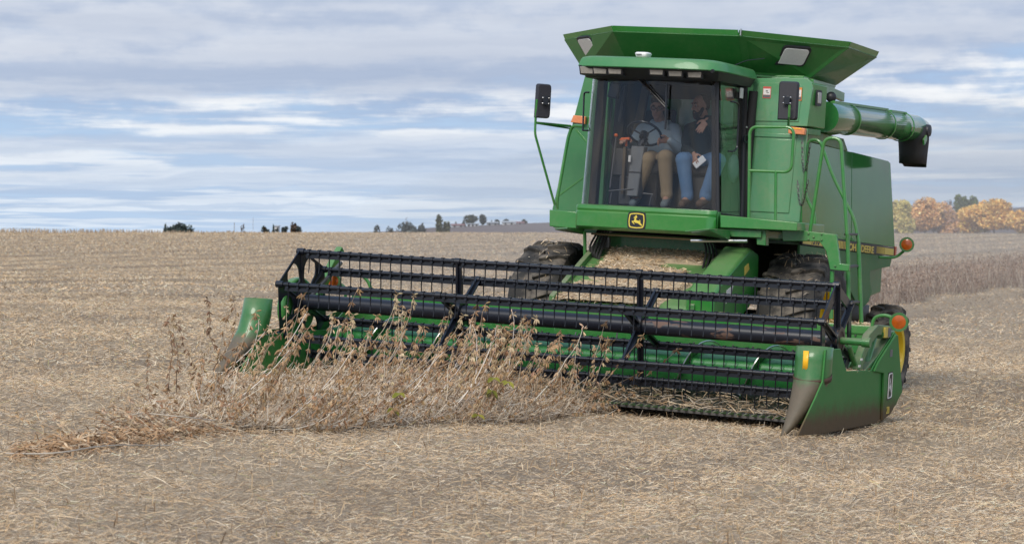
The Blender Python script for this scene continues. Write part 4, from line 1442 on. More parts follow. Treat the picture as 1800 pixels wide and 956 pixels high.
# ladder carrier: one bent plate
lc = [at(*p, y=2.25) for p in ((1374, 405), (1376, 424), (1440, 424), (1452, 441), (1459, 474), (1492, 477), (1493, 465), (1476, 463), (1470, 412), (1400, 404))]
carrier = MB().prism(lc, (0, .05, 0)).build('ladder_carrier', green, combine, 30, .006)
bo = MB()
for p in ((1421, 411), (1421, 421), (1430, 417), (1444, 412), (1444, 422), (1468, 468)):
    bo.ball(at(*p, y=2.245), .012, 0, 8)
bo.build('carrier_bolt', green_dusty, carrier)
ladder = bpy.data.objects.new('ladder', None)
col.objects.link(ladder)
ladder.parent = combine
xl = 1.98
def rail_l(name, pts, yy=None, r=.022):
    return MB().tube(arc(pts, .12, 8), r, 10).build(name, green, ladder)
rail_l('rail', [at(1463, 476, y=2.3), at(1461, 560, y=2.3)], .02)
rail_l('rail', [at(1490, 412, y=2.5), at(1493, 600, y=2.5)])
rail_l('rail', [at(1509, 428, y=2.75), at(1515, 590, y=2.75)])
for (a, b_) in (((1491, 470), (1511, 467)), ((1492, 533), (1514, 530)), ((1491, 412), (1509, 412))):
    q0, q1 = at(*a, y=2.5), at(*b_, y=2.75)
    MB().prism([q0 + Vector((0, 0, .012)), q1 + Vector((0, 0, .012)), q1 + Vector((0, 0, -.012)), q0 + Vector((0, 0, -.012))], (-.08, .12, 0)).build('rung', dsteel, ladder, 30, .004)
# A-shaped hand loops over the ladder
y1, y2 = 2.35, 2.75
MB().tube(arc([at(1424, 408, y=y1), at(1449, 243, y=y1), at(1478, 243, y=y1), at(1489, 412, y=y1)], .10, 8), .019, 10).build('hand_rail', green, ladder)
MB().tube(arc([at(1431, 405, y=y2), at(1433, 378, y=y2), at(1414, 340, y=y2), at(1421, 246, y=y2), at(1441, 246, y=y2), at(1464, 310, y=y2), at(1502, 385, y=y2), at(1510, 430, y=y2)], .10, 8), .017, 10).build('hand_rail', green, ladder)
# two hanging chains
def chain(p0, p1, sag, name):
    pts = []
    for k in range(25):
        t_ = k / 24
        p = p0.lerp(p1, t_)
        p.z -= sag * 4 * t_ * (1 - t_)
        pts.append(p)
    mb = MB()
    for i in range(len(pts) - 1):
        a, b_ = pts[i], pts[i + 1]
        d = (b_ - a)
        sd_ = d.cross(Vector((0, 1, 0))).normalized() if i % 2 else Vector((0, 1, 0))
        mb.tube([a - d * .15 + sd_ * .008, a.lerp(b_, .5) + sd_ * .011, b_ + d * .15 + sd_ * .008, b_ + d * .15 - sd_ * .008, a.lerp(b_, .5) - sd_ * .011, a - d * .15 - sd_ * .008], .0035, 5, 0, False, True)
    return mb.build(name, dsteel, combine)
chain(at(1410, 242, y=2.98), at(1424, 252, y=2.6), .34, 'safety_chain')
chain(at(1402, 318, y=2.98), at(1420, 318, y=2.6), .26, 'safety_chain')
# left hand column under the cab by the feeder
MB().tube([(-.72, 2.35, 1.64), (-.70, 2.40, 1.10)], .02, 8).build('support_strut', green, combine)

# ---- inside the cab
sw = bpy.data.objects.new('steering_wheel', None)
col.objects.link(sw)
sw.parent = cab
swc = at(1133, 235, y=2.46)
sw.location = swc
sw.rotation_euler = (R(-40), 0, 0)
ring = [(.185 * math.cos(2 * math.pi * k / 40), .185 * math.sin(2 * math.pi * k / 40), 0) for k in range(40)]
MB().tube(ring, .014, 10, 0, False, True).build('wheel_rim', black, sw)
for a in (90, 210, 330):
    MB().tube([(0, 0, -.03), (.18 * math.cos(R(a)), .18 * math.sin(R(a)), 0)], .010, 6).build('spoke', black, sw)
MB().lathe((0, 0, -.06), (0, 0, 1), [(0, .02), (0, .045), (.06, .05), (.07, .03), (.072, 0)], 16).build('hub', black, sw)
k0 = at(1122, 257, y=2.42); k1 = at(1108, 345, y=2.28)
sc_ = MB().hexa([(k0.x - .075, 2.40, k0.z), (k0.x + .075, 2.40, k0.z), (k0.x + .075, 2.52, k0.z), (k0.x - .075, 2.52, k0.z)],
                [(k1.x - .055, 2.29, k1.z), (k1.x + .075, 2.29, k1.z), (k1.x + .075, 2.44, k1.z), (k1.x - .055, 2.44, k1.z)]).build('steering_column', column_grey, cab, 30, .012)
km = k0.lerp(k1, .52)
MB().box((km.x, 2.338, km.z), (.15, .01, .008)).build('column_seam', interior_dark, sc_)
MB().tube([swc + Vector((0, .03, -.04)), Vector((k0.x, 2.46, k0.z))], .04, 10).build('column_neck', black, sc_)
ped = MB()
ped.tube([at(1113, 332, y=2.3), at(1070, 336, y=2.3)], .008, 6)
ped.tube([at(1075, 338, y=2.3), at(1072, 358, y=2.3)], .008, 6)
ped.tube([at(1130, 340, y=2.3), at(1148, 342, y=2.3)], .008, 6)
ped.tube([at(1146, 342, y=2.3), at(1141, 362, y=2.3)], .008, 6)
ped.build('pedal_rod', dsteel, cab)
MB().box(at(1097, 300, y=2.36), (.03, .05, .5)).build('cable_strip', tan_wall, cab)
MB().box(at(1107, 279, y=2.33), (.025, .02, .07)).build('column_gauge', white_lab, cab)
# side console with levers
MB().box((-.36, 2.62, 2.40), (.22, .40, .30)).build('console', interior, cab, 30, .02)
MB().box((-.30, 2.50, 2.10), (.16, .2, .32)).build('console_foot', interior, cab, 30, .02)
lv = MB().tube([at(1072, 330, y=2.30), at(1083, 240, y=2.42)], .007, 6).build('lever', dsteel, cab)
MB().ball(at(1083, 238, y=2.42), .021, 0, 12).build('lever_knob', orange_knob, lv)
gr_ = MB()
p = at(1095, 244, y=2.45)
gr_.hexa([p + Vector((-.05, 0, -.02)), p + Vector((.075, 0, -.012)), p + Vector((.07, .0, .018)), p + Vector((-.02, 0, .012))], [p + Vector((-.05, .05, -.02)), p + Vector((.075, .05, -.012)), p + Vector((.07, .05, .018)), p + Vector((-.02, .05, .012))])
gr_.tube([p + Vector((.03, .02, -.01)), p + Vector((.035, .02, -.08))], .016, 8)
gr_.build('control_grip', orange_knob, cab, 30, .006)
MB().box(at(1081, 160, y=2.45), (.12, .09, .17), 0, Matrix.Rotation(R(12), 3, 'Y')).build('monitor', black, cab, 30, .015)
MB().tube([at(1075, 175, y=2.45), at(1071, 230, y=2.4), at(1078, 262, y=2.4)], .007, 6).build('monitor_cable', black, cab)
MB().tube([at(1098, 150, y=2.5), at(1088, 215, y=2.5)], .012, 6).build('monitor_post', interior, cab)
# seats
st_ = bpy.data.objects.new('driver_seat', None)
col.objects.link(st_)
st_.parent = cab
MB().box((-.16, 2.72, 2.36), (.46, .44, .12)).build('seat_cushion', seat_fab, st_, 30, .03)
MB().box((-.20, 2.945, 2.70), (.46, .07, .62)).build('seat_back', seat_fab, st_, 30, .03)
MB().box((-.16, 2.74, 2.12), (.30, .30, .36)).build('seat_base', interior_dark, st_, 30, .02)
bs = bpy.data.objects.new('passenger_seat', None)
col.objects.link(bs)
bs.parent = cab
MB().box((.40, 2.74, 2.35), (.40, .40, .10)).build('seat_cushion', seat_fab, bs, 30, .03)
MB().box((.40, 2.74, 2.12), (.34, .30, .36)).build('seat_base', interior, bs, 30, .02)
MB().ball((.74, 2.90, 2.40), .14, 0, 16, (.4, .9, 1.1)).build('coat_bundle', simple('pale_teal_cloth', (.16, .24, .24), .9, 0, 0, .2, 9), bs)
MB().box((-.22, 2.93, 3.01), (.24, .03, .30)).build('lit_pane', simple('lit_pane_teal', (.11, .19, .20), .85, 0, 0, .2, 9), st_, 30, .02)  # added panel in place of the sky-lit rear window, its brightness painted in

# ================================================================== PEOPLE in the cab
def capsule(bm, p0, p1, r0, r1, n=12):
    p0, p1 = Vector(p0), Vector(p1)
    d = p1 - p0
    L_ = d.length
    if L_ < 1e-6:
        return
    d.normalize()
    ref = Vector((0, 0, 1)) if abs(d.z) < .9 else Vector((1, 0, 0))
    e1 = d.cross(ref).normalized()
    e2 = d.cross(e1)
    rings = []
    for (t_, rr_, off) in [(0, .0, -1), (0, .55, -.83), (0, .87, -.5), (0, 1, 0), (.5, 1, 0), (1, 1, 0), (1, .87, .5), (1, .55, .83), (1, .0, 1)]:
        rb_ = r0 + (r1 - r0) * t_
        c = p0 + d * (L_ * t_) + d * (off * rb_)
        if rr_ == 0:
            rings.append([bm.verts.new(c)])
        else:
            rings.append([bm.verts.new(c + (e1 * math.cos(2 * math.pi * k / n) + e2 * math.sin(2 * math.pi * k / n)) * rb_ * rr_) for k in range(n)])
    for a, b_ in zip(rings, rings[1:]):
        if len(a) == 1:
            for k in range(n):
                bm.faces.new((a[0], b_[(k + 1) % n], b_[k]))
        elif len(b_) == 1:
            for k in range(n):
                bm.faces.new((a[k], a[(k + 1) % n], b_[0]))
        else:
            for k in range(n):
                bm.faces.new((a[k], a[(k + 1) % n], b_[(k + 1) % n], b_[k]))

def ellipsoid(bm, c, r, rot=None):
    M = Matrix.Translation(Vector(c)) @ (rot.to_4x4() if rot else Matrix.Identity(4)) @ Matrix.Diagonal((*r, 1))
    bmesh.ops.create_uvsphere(bm, u_segments=16, v_segments=10, radius=1, matrix=M)

def fuse(name, fill, mat_, parent, base, voxel=.009, smooth=3, extra=None):
    bm = bmesh.new()
    fill(bm)
    bmesh.ops.translate(bm, verts=bm.verts, vec=-base)
    bmesh.ops.recalc_face_normals(bm, faces=bm.faces)
    me = bpy.data.meshes.new(name)
    bm.to_mesh(me)
    bm.free()
    o = bpy.data.objects.new(name, me)
    col.objects.link(o)
    md = o.modifiers.new('r', 'REMESH')
    md.mode = 'VOXEL'
    md.voxel_size = voxel
    sm = o.modifiers.new('s', 'SMOOTH')
    sm.iterations = smooth
    sm.factor = .5
    dg = bpy.context.evaluated_depsgraph_get()
    me2 = bpy.data.meshes.new_from_object(o.evaluated_get(dg))
    me2.name = name
    o.modifiers.clear()
    o.data = me2
    bpy.data.meshes.remove(me)
    me2.materials.clear()
    me2.materials.append(mat_)
    me2.polygons.foreach_set('use_smooth', [True] * len(me2.polygons))
    o.parent = parent
    return o

skin = simple('skin', (.36, .20, .14), .55, 0, 0, .12, 14)
hairm = simple('dark_hair', (.022, .016, .012), .8, 0, 0, .4, 60)
beardm = simple('brown_beard', (.035, .022, .015), .85, 0, 0, .4, 60)
hoodie_m = simple('grey_hoodie', (.30, .37, .42), .9, 0, 0, .12, 14, .3, 60)
jacket_m = simple('dark_jacket', (.028, .036, .034), .85, 0, 0, .25, 12, .3, 40)
khaki_m = simple('tan_trousers', (.26, .19, .11), .9, 0, 0, .15, 14, .2, 60)
jeans_m = simple('blue_jeans', (.10, .19, .33), .9, 0, 0, .2, 18, .2, 60)
shoe_m = simple('grey_shoe', (.12, .15, .16), .8, 0, 0, .25, 14)
boot_m = simple('brown_boot', (.10, .06, .04), .8, 0, 0, .25, 14)
eye_m = simple('eye_white', (.30, .27, .25), .3, 0, 0, .05, 9)
iris_m = simple('eye_dark', (.02, .015, .01), .3, 0, 0, .05, 9)

def head_fill(bm, c, rot, k=1.0):
    def P(x, y, z):
        return c + rot @ Vector((x * k, y * k, z * k))
    ellipsoid(bm, P(0, .012, .03), (.078 * k, .097 * k, .096 * k), rot)
    ellipsoid(bm, P(0, -.022, -.045), (.062 * k, .066 * k, .075 * k), rot)
    ellipsoid(bm, P(0, -.055, -.098), (.030 * k, .028 * k, .024 * k), rot)      # chin
    capsule(bm, P(0, -.086, .018), P(0, -.104, -.026), .009 * k, .015 * k, 8)    # nose
    ellipsoid(bm, P(-.014, -.093, -.030), (.010 * k, .010 * k, .008 * k), rot)
    ellipsoid(bm, P(.014, -.093, -.030), (.010 * k, .010 * k, .008 * k), rot)
    capsule(bm, P(-.048, -.074, .033), P(.048, -.074, .033), .012 * k, .012 * k, 8)  # brow
    capsule(bm, P(-.020, -.080, -.060), P(.020, -.080, -.060), .009 * k, .009 * k, 8)  # lips
    for s in (-1, 1):
        ellipsoid(bm, P(s * .044, -.062, -.018), (.022 * k, .020 * k, .020 * k), rot)   # cheek
        ellipsoid(bm, P(s * .080, .012, .0), (.010 * k, .020 * k, .032 * k), rot)         # ear

def hand_fill(bm, wrist, fdir, pdir, curl=.5, spread=.25, thumb=1, k=1.0):
    """wrist point, direction of the fingers, palm normal"""
    f_ = Vector(fdir).normalized()
    pn = (Vector(pdir) - f_ * Vector(pdir).dot(f_)).normalized()
    sd_ = f_.cross(pn).normalized()
    w_ = Vector(wrist)
    Mr = Matrix((sd_, f_, pn)).transposed()
    ellipsoid(bm, w_ + f_ * .048 * k, (.042 * k, .052 * k, .017 * k), Mr)
    for i, (off, ln) in enumerate(((-.031, .074), (-.010, .083), (.011, .078), (.031, .060))):
        base_ = w_ + f_ * .088 * k + sd_ * off * k
        d = (f_ + sd_ * off * spread * 8).normalized()
        p = base_
        rr_ = .0098 * k
        cu_ = 0
        for seg in (.46, .31, .23):
            cu_ += curl * (.7 if seg == .46 else 1.0)
            dd = (d * math.cos(cu_) + pn * math.sin(cu_)).normalized()
            q = p + dd * ln * seg * k
            capsule(bm, p, q, rr_, rr_ * .9, 8)
            p = q
            rr_ *= .9
    tb0 = w_ + f_ * .030 * k + sd_ * (-.034 * thumb) * k
    tb1 = tb0 + (f_ * .6 - sd_ * .75 * thumb + pn * .35).normalized() * .042 * k
    tb2 = tb1 + (f_ * .85 - sd_ * .25 * thumb + pn * .5).normalized() * .036 * k
    capsule(bm, tb0, tb1, .014 * k, .0115 * k, 8)
    capsule(bm, tb1, tb2, .0115 * k, .0095 * k, 8)

def limb(bm, pts, rs):
    for i in range(len(pts) - 1):
        capsule(bm, pts[i], pts[i + 1], rs[i], rs[i + 1], 14)

def eyes(parent, c, rot, base, k=1.0):
    for s in (-1, 1):
        e = MB().ball(c + rot @ Vector((s * .031 * k, -.073 * k, .012 * k)) - base, .0105 * k, 0, 10).build('eye', eye_m, parent)
        MB().ball(c + rot @ Vector((s * .031 * k, -.0815 * k, .009 * k)) - base, .0058 * k, 0, 8).build('iris', iris_m, e)

def make_person(label, J, hr_, cloth, k=.97):
    base = J['pelvis'] + Vector((0, 0, -.1))
    root = bpy.data.objects.new('person', None)
    col.objects.link(root)
    root.matrix_world = MM @ Matrix.Translation(base)
    tagp(root, label, 'person')
    H_, rot = J['head'], hr_
    def body_fill(bm):
        head_fill(bm, H_, rot, k)
        capsule(bm, H_ + rot @ Vector((0, .02, -.06)), J['neck'], .055, .060)
        limb(bm, [J['neck'], J['chest'], J['pelvis']], [.07, .125, .125])
        for s in 'LR':
            limb(bm, [J['sh' + s], J['el' + s], J['wr' + s]], [.055, .042, .027])
            limb(bm, [J['hip' + s], J['kn' + s], J['an' + s]], [.078, .055, .040])
            limb(bm, [J['an' + s], J['toe' + s]], [.036, .03])
            hand_fill(bm, J['wr' + s], *J['hand' + s])
            capsule(bm, J['neck'], J['sh' + s], .06, .055)
    body_ = fuse('body', body_fill, skin, root, base, .0065, 2)
    def top_fill(bm):
        limb(bm, [J['neck'] + Vector((0, .01, -.03)), J['chest'], J['pelvis'] + Vector((0, 0, .02))], [.092, .158, .160])
        capsule(bm, J['chest'] + Vector((-.08, 0, 0)), J['chest'] + Vector((.08, 0, 0)), .135, .135)
        for s in 'LR':
            capsule(bm, J['neck'] + Vector((0, .01, -.04)), J['sh' + s], .080, .076)
            limb(bm, [J['sh' + s], J['el' + s], J['el' + s].lerp(J['wr' + s], .86)], [.076, .062, .044])
            capsule(bm, J['el' + s].lerp(J['wr' + s], .84), J['el' + s].lerp(J['wr' + s], .93), .043, .041)
        capsule(bm, J['pelvis'] + Vector((-.09, -.01, .05)), J['pelvis'] + Vector((.09, -.01, .05)), .128, .128)
        if cloth['hood']:
            for a in range(0, 181, 20):
                q = J['neck'] + Vector((.085 * math.cos(R(a)), .02 + .075 * math.sin(R(a)), .022))
                ellipsoid(bm, q, (.038, .038, .034))
            ellipsoid(bm, J['neck'] + Vector((-.065, -.05, .01)), (.036, .034, .03))
            ellipsoid(bm, J['neck'] + Vector((.065, -.05, .01)), (.036, .034, .03))
            ellipsoid(bm, J['neck'] + Vector((0, -.075, -.012)), (.055, .03, .03))
        else:
            for a in range(-60, 241, 20):
                q = J['neck'] + Vector((.066 * math.cos(R(a)), .005 + .07 * math.sin(R(a)), .04))
                ellipsoid(bm, q, (.028, .028, .045))
            ellipsoid(bm, J['neck'] + Vector((0, -.04, .01)), (.075, .055, .05))
    fuse(cloth['top_name'], top_fill, cloth['top'], root, base, .010, 4)
    def leg_fill(bm):
        for s in 'LR':
            limb(bm, [J['hip' + s], J['kn' + s], J['an' + s] + Vector((0, 0, .03))], [.105, .084, .064])
            ellipsoid(bm, J['kn' + s], (.088, .088, .085))
            capsule(bm, J['an' + s] + Vector((0, 0, .05)), J['an' + s] + Vector((0, 0, .01)), .066, .07)
        capsule(bm, J['hipL'], J['hipR'], .115, .115)
        capsule(bm, J['pelvis'], J['hipR'].lerp(J['hipL'], .5), .13, .11)
    fuse(cloth['leg_name'], leg_fill, cloth['leg'], root, base, .011, 3)
    for s in 'LR':
        def shoe_fill(bm):
            capsule(bm, J['an' + s] + Vector((0, .02, -.03)), J['toe' + s], .048, .042)
            capsule(bm, J['an' + s], J['an' + s] + Vector((0, .0, -.03)), .05, .052)
        fuse('shoe', shoe_fill, cloth['shoe'], root, base, .010, 3)
    def hair_fill(bm):
        def P(x, y, z):
            return H_ + rot @ Vector((x * k, y * k, z * k))
        if cloth['hair'] == 'short':
            ellipsoid(bm, P(0, .022, .052), (.083 * k, .094 * k, .084 * k), rot)
            ellipsoid(bm, P(0, .045, .02), (.081 * k, .075 * k, .085 * k), rot)
            for x in (-.06, -.03, 0, .03, .06):
                capsule(bm, P(x, -.062 + abs(x) * .3, .094 - abs(x) * .2), P(x * .9, .02, .125), .020 * k, .022 * k, 8)
        else:
            ellipsoid(bm, P(0, .038, .05), (.082 * k, .082 * k, .082 * k), rot)
            ellipsoid(bm, P(0, .05, .015), (.080 * k, .068 * k, .075 * k), rot)
    h_ = fuse('hair', hair_fill, hairm if cloth['hair'] == 'short' else beardm, root, base, .009, 2)
    br = MB()
    for s in (-1, 1):
        br.tube([H_ + rot @ Vector((s * .016 * k, -.086 * k, .034 * k)) - base, H_ + rot @ Vector((s * .035 * k, -.086 * k, .040 * k)) - base, H_ + rot @ Vector((s * .054 * k, -.075 * k, .034 * k)) - base], .0055, 6)
    br.build('eyebrows', hairm, root)
    if cloth['beard']:
        def beard_fill(bm):
            def P(x, y, z):
                return H_ + rot @ Vector((x * k, y * k, z * k))
            ellipsoid(bm, P(0, -.060, -.105), (.042 * k, .040 * k, .045 * k), rot)
            for s_ in (-1, 1):
                capsule(bm, P(s_ * .062, -.01, -.03), P(s_ * .045, -.052, -.09), .022 * k, .028 * k, 8)
                capsule(bm, P(s_ * .004, -.090, -.044), P(s_ * .030, -.078, -.066), .009 * k, .012 * k, 8)
        fuse('beard', beard_fill, beardm, root, base, .008, 2)
    if cloth['glasses']:
        gm_ = MB()
        for s in (-1, 1):
            cc = H_ + rot @ Vector((s * .032 * k, -.097 * k, .010 * k)) - base
            gm_.tube([cc + rot @ Vector((.025 * math.cos(2 * math.pi * q / 16), 0, .018 * math.sin(2 * math.pi * q / 16))) for q in range(16)], .0028, 5, 0, False, True)
            gm_.tube([cc + rot @ Vector((s * .025, 0, .004)), H_ + rot @ Vector((s * .080 * k, .0, .012 * k)) - base], .0028, 5)
        gm_.tube([H_ + rot @ Vector((-.008, -.098 * k, .012 * k)) - base, H_ + rot @ Vector((.008, -.098 * k, .012 * k)) - base], .0028, 5)
        gm_.build('glasses', black, root)
    eyes(root, H_, rot, base, k)
    return root

# driver: both forearms forward, image-right hand on the wheel rim
rotD = Matrix.Rotation(R(14), 3, 'X') @ Matrix.Rotation(R(6), 3, 'Y') @ Matrix.Rotation(R(8), 3, 'Z')
Jd = dict(head=at(1156.5, 190, y=2.76), neck=at(1160, 219, y=2.83), chest=at(1160, 240, y=2.85), pelvis=at(1160, 276, y=2.84),
          shL=at(1186, 229, y=2.85), shR=at(1130, 229, y=2.84),
          elL=at(1193, 262, y=2.72), elR=at(1111, 256, y=2.72),
          wrL=at(1176, 246, y=2.555), wrR=at(1108, 247, y=2.55),
          hipL=at(1172, 280, y=2.78), hipR=at(1148, 280, y=2.78),
          knL=at(1169, 277, y=2.44), knR=at(1138, 281, y=2.46),
          anL=at(1172, 345, y=2.46), anR=at(1118, 345, y=2.46),
          toeL=at(1167, 360, y=2.32), toeR=at(1112, 358, y=2.34))
swu = Vector((-.62, -.55, .25))
Jd['handL'] = (Vector((-.75, -.35, -.10)), Vector((.1, -.8, -.5)), .75, .05, -1)
Jd['handR'] = (Vector((-.3, -.9, .0)), Vector((.1, 0, -1)), .45, .15, -1)
make_person('driver in a light grey hooded top and tan trousers behind the steering wheel', Jd, rotD,
            dict(hood=True, top=hoodie_m, top_name='hooded_top', leg=khaki_m, leg_name='trousers', shoe=shoe_m, hair='short', beard=False, glasses=True))
# passenger: bearded, turned towards the driver, one hand up, the other on the knee
rotP = Matrix.Rotation(R(-38), 3, 'Z') @ Matrix.Rotation(R(8), 3, 'X')
Jp = dict(head=at(1231, 187, y=2.80), neck=at(1238, 216, y=2.87), chest=at(1238, 240, y=2.88), pelvis=at(1240, 280, y=2.86),
          shR=at(1214, 228, y=2.86), shL=at(1262, 228, y=2.90),
          elR=at(1203, 262, y=2.74), elL=at(1268, 250, y=2.64),
          wrR=at(1219, 270, y=2.54), wrL=at(1243, 211, y=2.50),
          hipR=at(1226, 284, y=2.80), hipL=at(1250, 284, y=2.80),
          knR=at(1201, 281, y=2.45), knL=at(1262, 283, y=2.47),
          anR=at(1208, 347, y=2.46), anL=at(1240, 347, y=2.47),
          toeR=at(1199, 359, y=2.33), toeL=at(1229, 359, y=2.34))
Jp['handL'] = (Vector((-.45, -.35, -.85)), Vector((-.2, .9, -.3)), .12, .30, 1)
Jp['handR'] = (Vector((.35, -.45, -.75)), Vector((.3, .8, -.3)), .35, .15, -1)
make_person('bearded passenger in a dark jacket and blue jeans with one hand raised', Jp, rotP,
            dict(hood=False, top=jacket_m, top_name='jacket', leg=jeans_m, leg_name='jeans', shoe=boot_m, hair='cap', beard=True, glasses=False))
ph = MB().box((0, 0, 0), (.075, .014, .145)).build('phone', white_pl, None, 30, .008)
ph.matrix_world = MM @ Matrix.Translation(at(1229.5, 285, y=2.49)) @ Matrix.Rotation(R(48), 4, 'Y')
tagp(ph, "white phone in the passenger's lowered hand", 'phone')

# ================================================================== BEAN PLANTS
class PB:
    """light-weight plant builder: ribbons and pods with a colour per vertex"""
    def __init__(s):
        s.v, s.f, s.c = [], [], []
    def stem(s, pts, r0, r1, c, n=3):
        o = len(s.v)
        N = len(pts)
        for i, p in enumerate(pts):
            a = pts[max(0, i - 1)]; b_ = pts[min(N - 1, i + 1)]
            d = (b_ - a).normalized()
            ref = Vector((0, 0, 1)) if abs(d.z) < .9 else Vector((1, 0, 0))
            e1 = d.cross(ref).normalized(); e2 = d.cross(e1)
            rr = r0 + (r1 - r0) * i / (N - 1)
            for k in range(n):
                an = 2 * math.pi * k / n
                s.v.append(p + (e1 * math.cos(an) + e2 * math.sin(an)) * rr)
                s.c.append(c)
        for i in range(N - 1):
            for k in range(n):
                s.f.append((o + i * n + k, o + i * n + (k + 1) % n, o + (i + 1) * n + (k + 1) % n, o + (i + 1) * n + k))
    def pod(s, p, d, L_, w_, c):
        d = d.normalized()
        ref = Vector((random.uniform(-1, 1), random.uniform(-1, 1), random.uniform(-1, 1)))
        e1 = d.cross(ref)
        if e1.length < 1e-4:
            e1 = d.cross(Vector((1, 0, 0)))
        e1.normalize()
        e2 = d.cross(e1)
        o = len(s.v)
        bend = e2 * L_ * .10
        s.v += [p, p + d * L_ * .30 + e1 * w_ - bend * .6, p + d * L_ * .34 + e2 * w_ * .55 - bend * .6, p + d * L_ * .30 - e1 * w_ - bend * .6, p + d * L_ * .34 - e2 * w_ * .55 - bend * .6,
                p + d * L_ * .72 + e1 * w_ * .85, p + d * L_ * .72 + e2 * w_ * .5, p + d * L_ * .72 - e1 * w_ * .85, p + d * L_ * .72 - e2 * w_ * .5, p + d * L_ + bend]
        cd_ = tuple(x * .8 for x in c)
        s.c += [cd_] + [c] * 8 + [cd_]
        for k in range(4):
            k2 = (k + 1) % 4
            s.f += [(o, o + 1 + k2, o + 1 + k), (o + 1 + k, o + 1 + k2, o + 5 + k2, o + 5 + k), (o + 5 + k, o + 5 + k2, o + 9)]
    def leaf(s, p, d, up, L_, w_, c):
        d = d.normalized()
        e1 = d.cross(up).normalized()
        o = len(s.v)
        nn = e1.cross(d)
        s.v += [p, p + d * L_ * .3 + e1 * w_ * .5 + nn * .008, p + d * L_ * .3 - e1 * w_ * .5 + nn * .008, p + d * L_ * .3 - nn * .004,
                p + d * L_ * .65 + e1 * w_ * .42 + nn * .006, p + d * L_ * .65 - e1 * w_ * .42 + nn * .006, p + d * L_ * .65 - nn * .006, p + d * L_ - nn * .015]
        s.c += [c] * 8
        s.f += [(o, o + 3, o + 1), (o, o + 2, o + 3), (o + 1, o + 3, o + 6, o + 4), (o + 3, o + 2, o + 5, o + 6), (o + 4, o + 6, o + 7), (o + 6, o + 5, o + 7)]
    def mesh(s, name, mat_, smooth=False):
        me = bpy.data.meshes.new(name)
        me.from_pydata([tuple(p) for p in s.v], [], s.f)
        a = me.color_attributes.new('Col', 'FLOAT_COLOR', 'POINT')
        arr = np.ones((len(s.v), 4), np.float32)
        arr[:, :3] = np.array(s.c, np.float32)
        a.data.foreach_set('color', arr.ravel())
        me.materials.append(mat_)
        me.update()
        return me

def jit(c, k=.18):
    f_ = 1 + random.uniform(-k, k)
    return tuple(max(0, x * f_ * (1 + random.uniform(-.05, .05))) for x in c)
POD = [(.38, .24, .13), (.45, .30, .175), (.31, .19, .10), (.50, .36, .225)]
STEM = [(.56, .49, .40), (.45, .37, .28), (.68, .62, .53), (.33, .25, .175)]
PODR = [(.36, .215, .115), (.43, .275, .155), (.30, .175, .095), (.52, .385, .25)]

def wander(p, d, L_, n, wob, droop=0):
    pts = [p.copy()]
    d = d.normalized()
    for i in range(n):
        d = (d + Vector((random.gauss(0, wob), random.gauss(0, wob), random.gauss(0, wob * .6) - droop))).normalized()
        pts.append(pts[-1] + d * L_ / n)
    return pts

def bean_plant(H_, seed, nb, pods_col, lowpods=.25, stem_cols=STEM, leaves=0, podk=1.0, lean=None):
    """returns (stem builder, pod builder); grows up z and bends over towards +x"""
    random.seed(seed)
    S, P = PB(), PB()
    if lean is None:
        lean = random.uniform(.25, .8)
    def axis(p, d, L_, n):
        # sways, then lifts its tip again
        pts = [p.copy()]
        d = d.normalized()
        for i in range(n):
            d = (d + Vector((random.gauss(0, .12), random.gauss(0, .12), random.gauss(0, .06) + (.10 if i > n * .4 else -.02)))).normalized()
            pts.append(pts[-1] + d * L_ / n)
        return pts
    main = axis(Vector((0, 0, -.02)), Vector((lean, random.uniform(-.15, .15), 1)), H_, 12)
    sc0 = random.choice(stem_cols)
    S.stem(main, .0058, .0022, jit(sc0))
    axes = [main]
    for k in range(nb):
        i = random.randint(1, 4)
        d = Vector((random.uniform(.0, 1.1), random.uniform(-.7, .7), random.uniform(.5, 1.2)))
        br = axis(main[i], d, H_ * random.uniform(.45, .8), 9)
        S.stem(br, .0042, .0016, jit(random.choice(stem_cols)))
        axes.append(br)
    for ax in axes:
        n = len(ax)
        base_c = random.choice(pods_col)
        for i in range(1, n):
            if i / (n - 1) < lowpods:
                continue
            q = ax[i - 1].lerp(ax[i], random.uniform(.3, 1))
            side = random.uniform(0, 6.28)
            nn = random.choice((2, 3, 3, 4))
            c = jit(base_c, .2)
            # short stalk, then a fan of hanging pods
            q2 = q + Vector((math.cos(side) * .012, math.sin(side) * .012, random.uniform(-.004, .008)))
            S.stem([q, q2], .0014, .0012, c)
            for j in range(nn):
                sp_ = (j - (nn - 1) / 2) * .55 + random.uniform(-.15, .15)
                d = Vector((math.cos(side) * .35 + math.cos(side + 1.57) * sp_, math.sin(side) * .35 + math.sin(side + 1.57) * sp_, -.85))
                P.pod(q2, d, random.uniform(.042, .060) * podk, random.uniform(.0058, .0082) * podk, jit(c, .12))
        # a bunch at the tip
        c = jit(base_c, .2)
        for j in range(5):
            an = random.uniform(0, 6.28)
            P.pod(ax[-1] - Vector((0, 0, .006 * j)), Vector((math.cos(an) * .5, math.sin(an) * .5, random.uniform(-.9, .5))), .046 * podk, .0066 * podk, jit(c, .12))
    for k in range(leaves):
        ax = random.choice(axes)
        q = ax[random.randint(3, len(ax) - 3)]
        base_ = q + Vector((random.uniform(-.02, .1), random.uniform(-.06, .02), random.uniform(-.02, .05)))
        S.stem([q, base_], .0016, .0012, (.30, .30, .10))
        for an in (0, 2.1, 4.2):
            d = Vector((math.cos(an), math.sin(an) * .6 - .4, -.5 + random.uniform(-.3, .3)))
            P.leaf(base_, d, Vector((0, -.5, 1)), random.uniform(.06, .085), .045, jit((.20, .19, .03), .3))
    return S, P

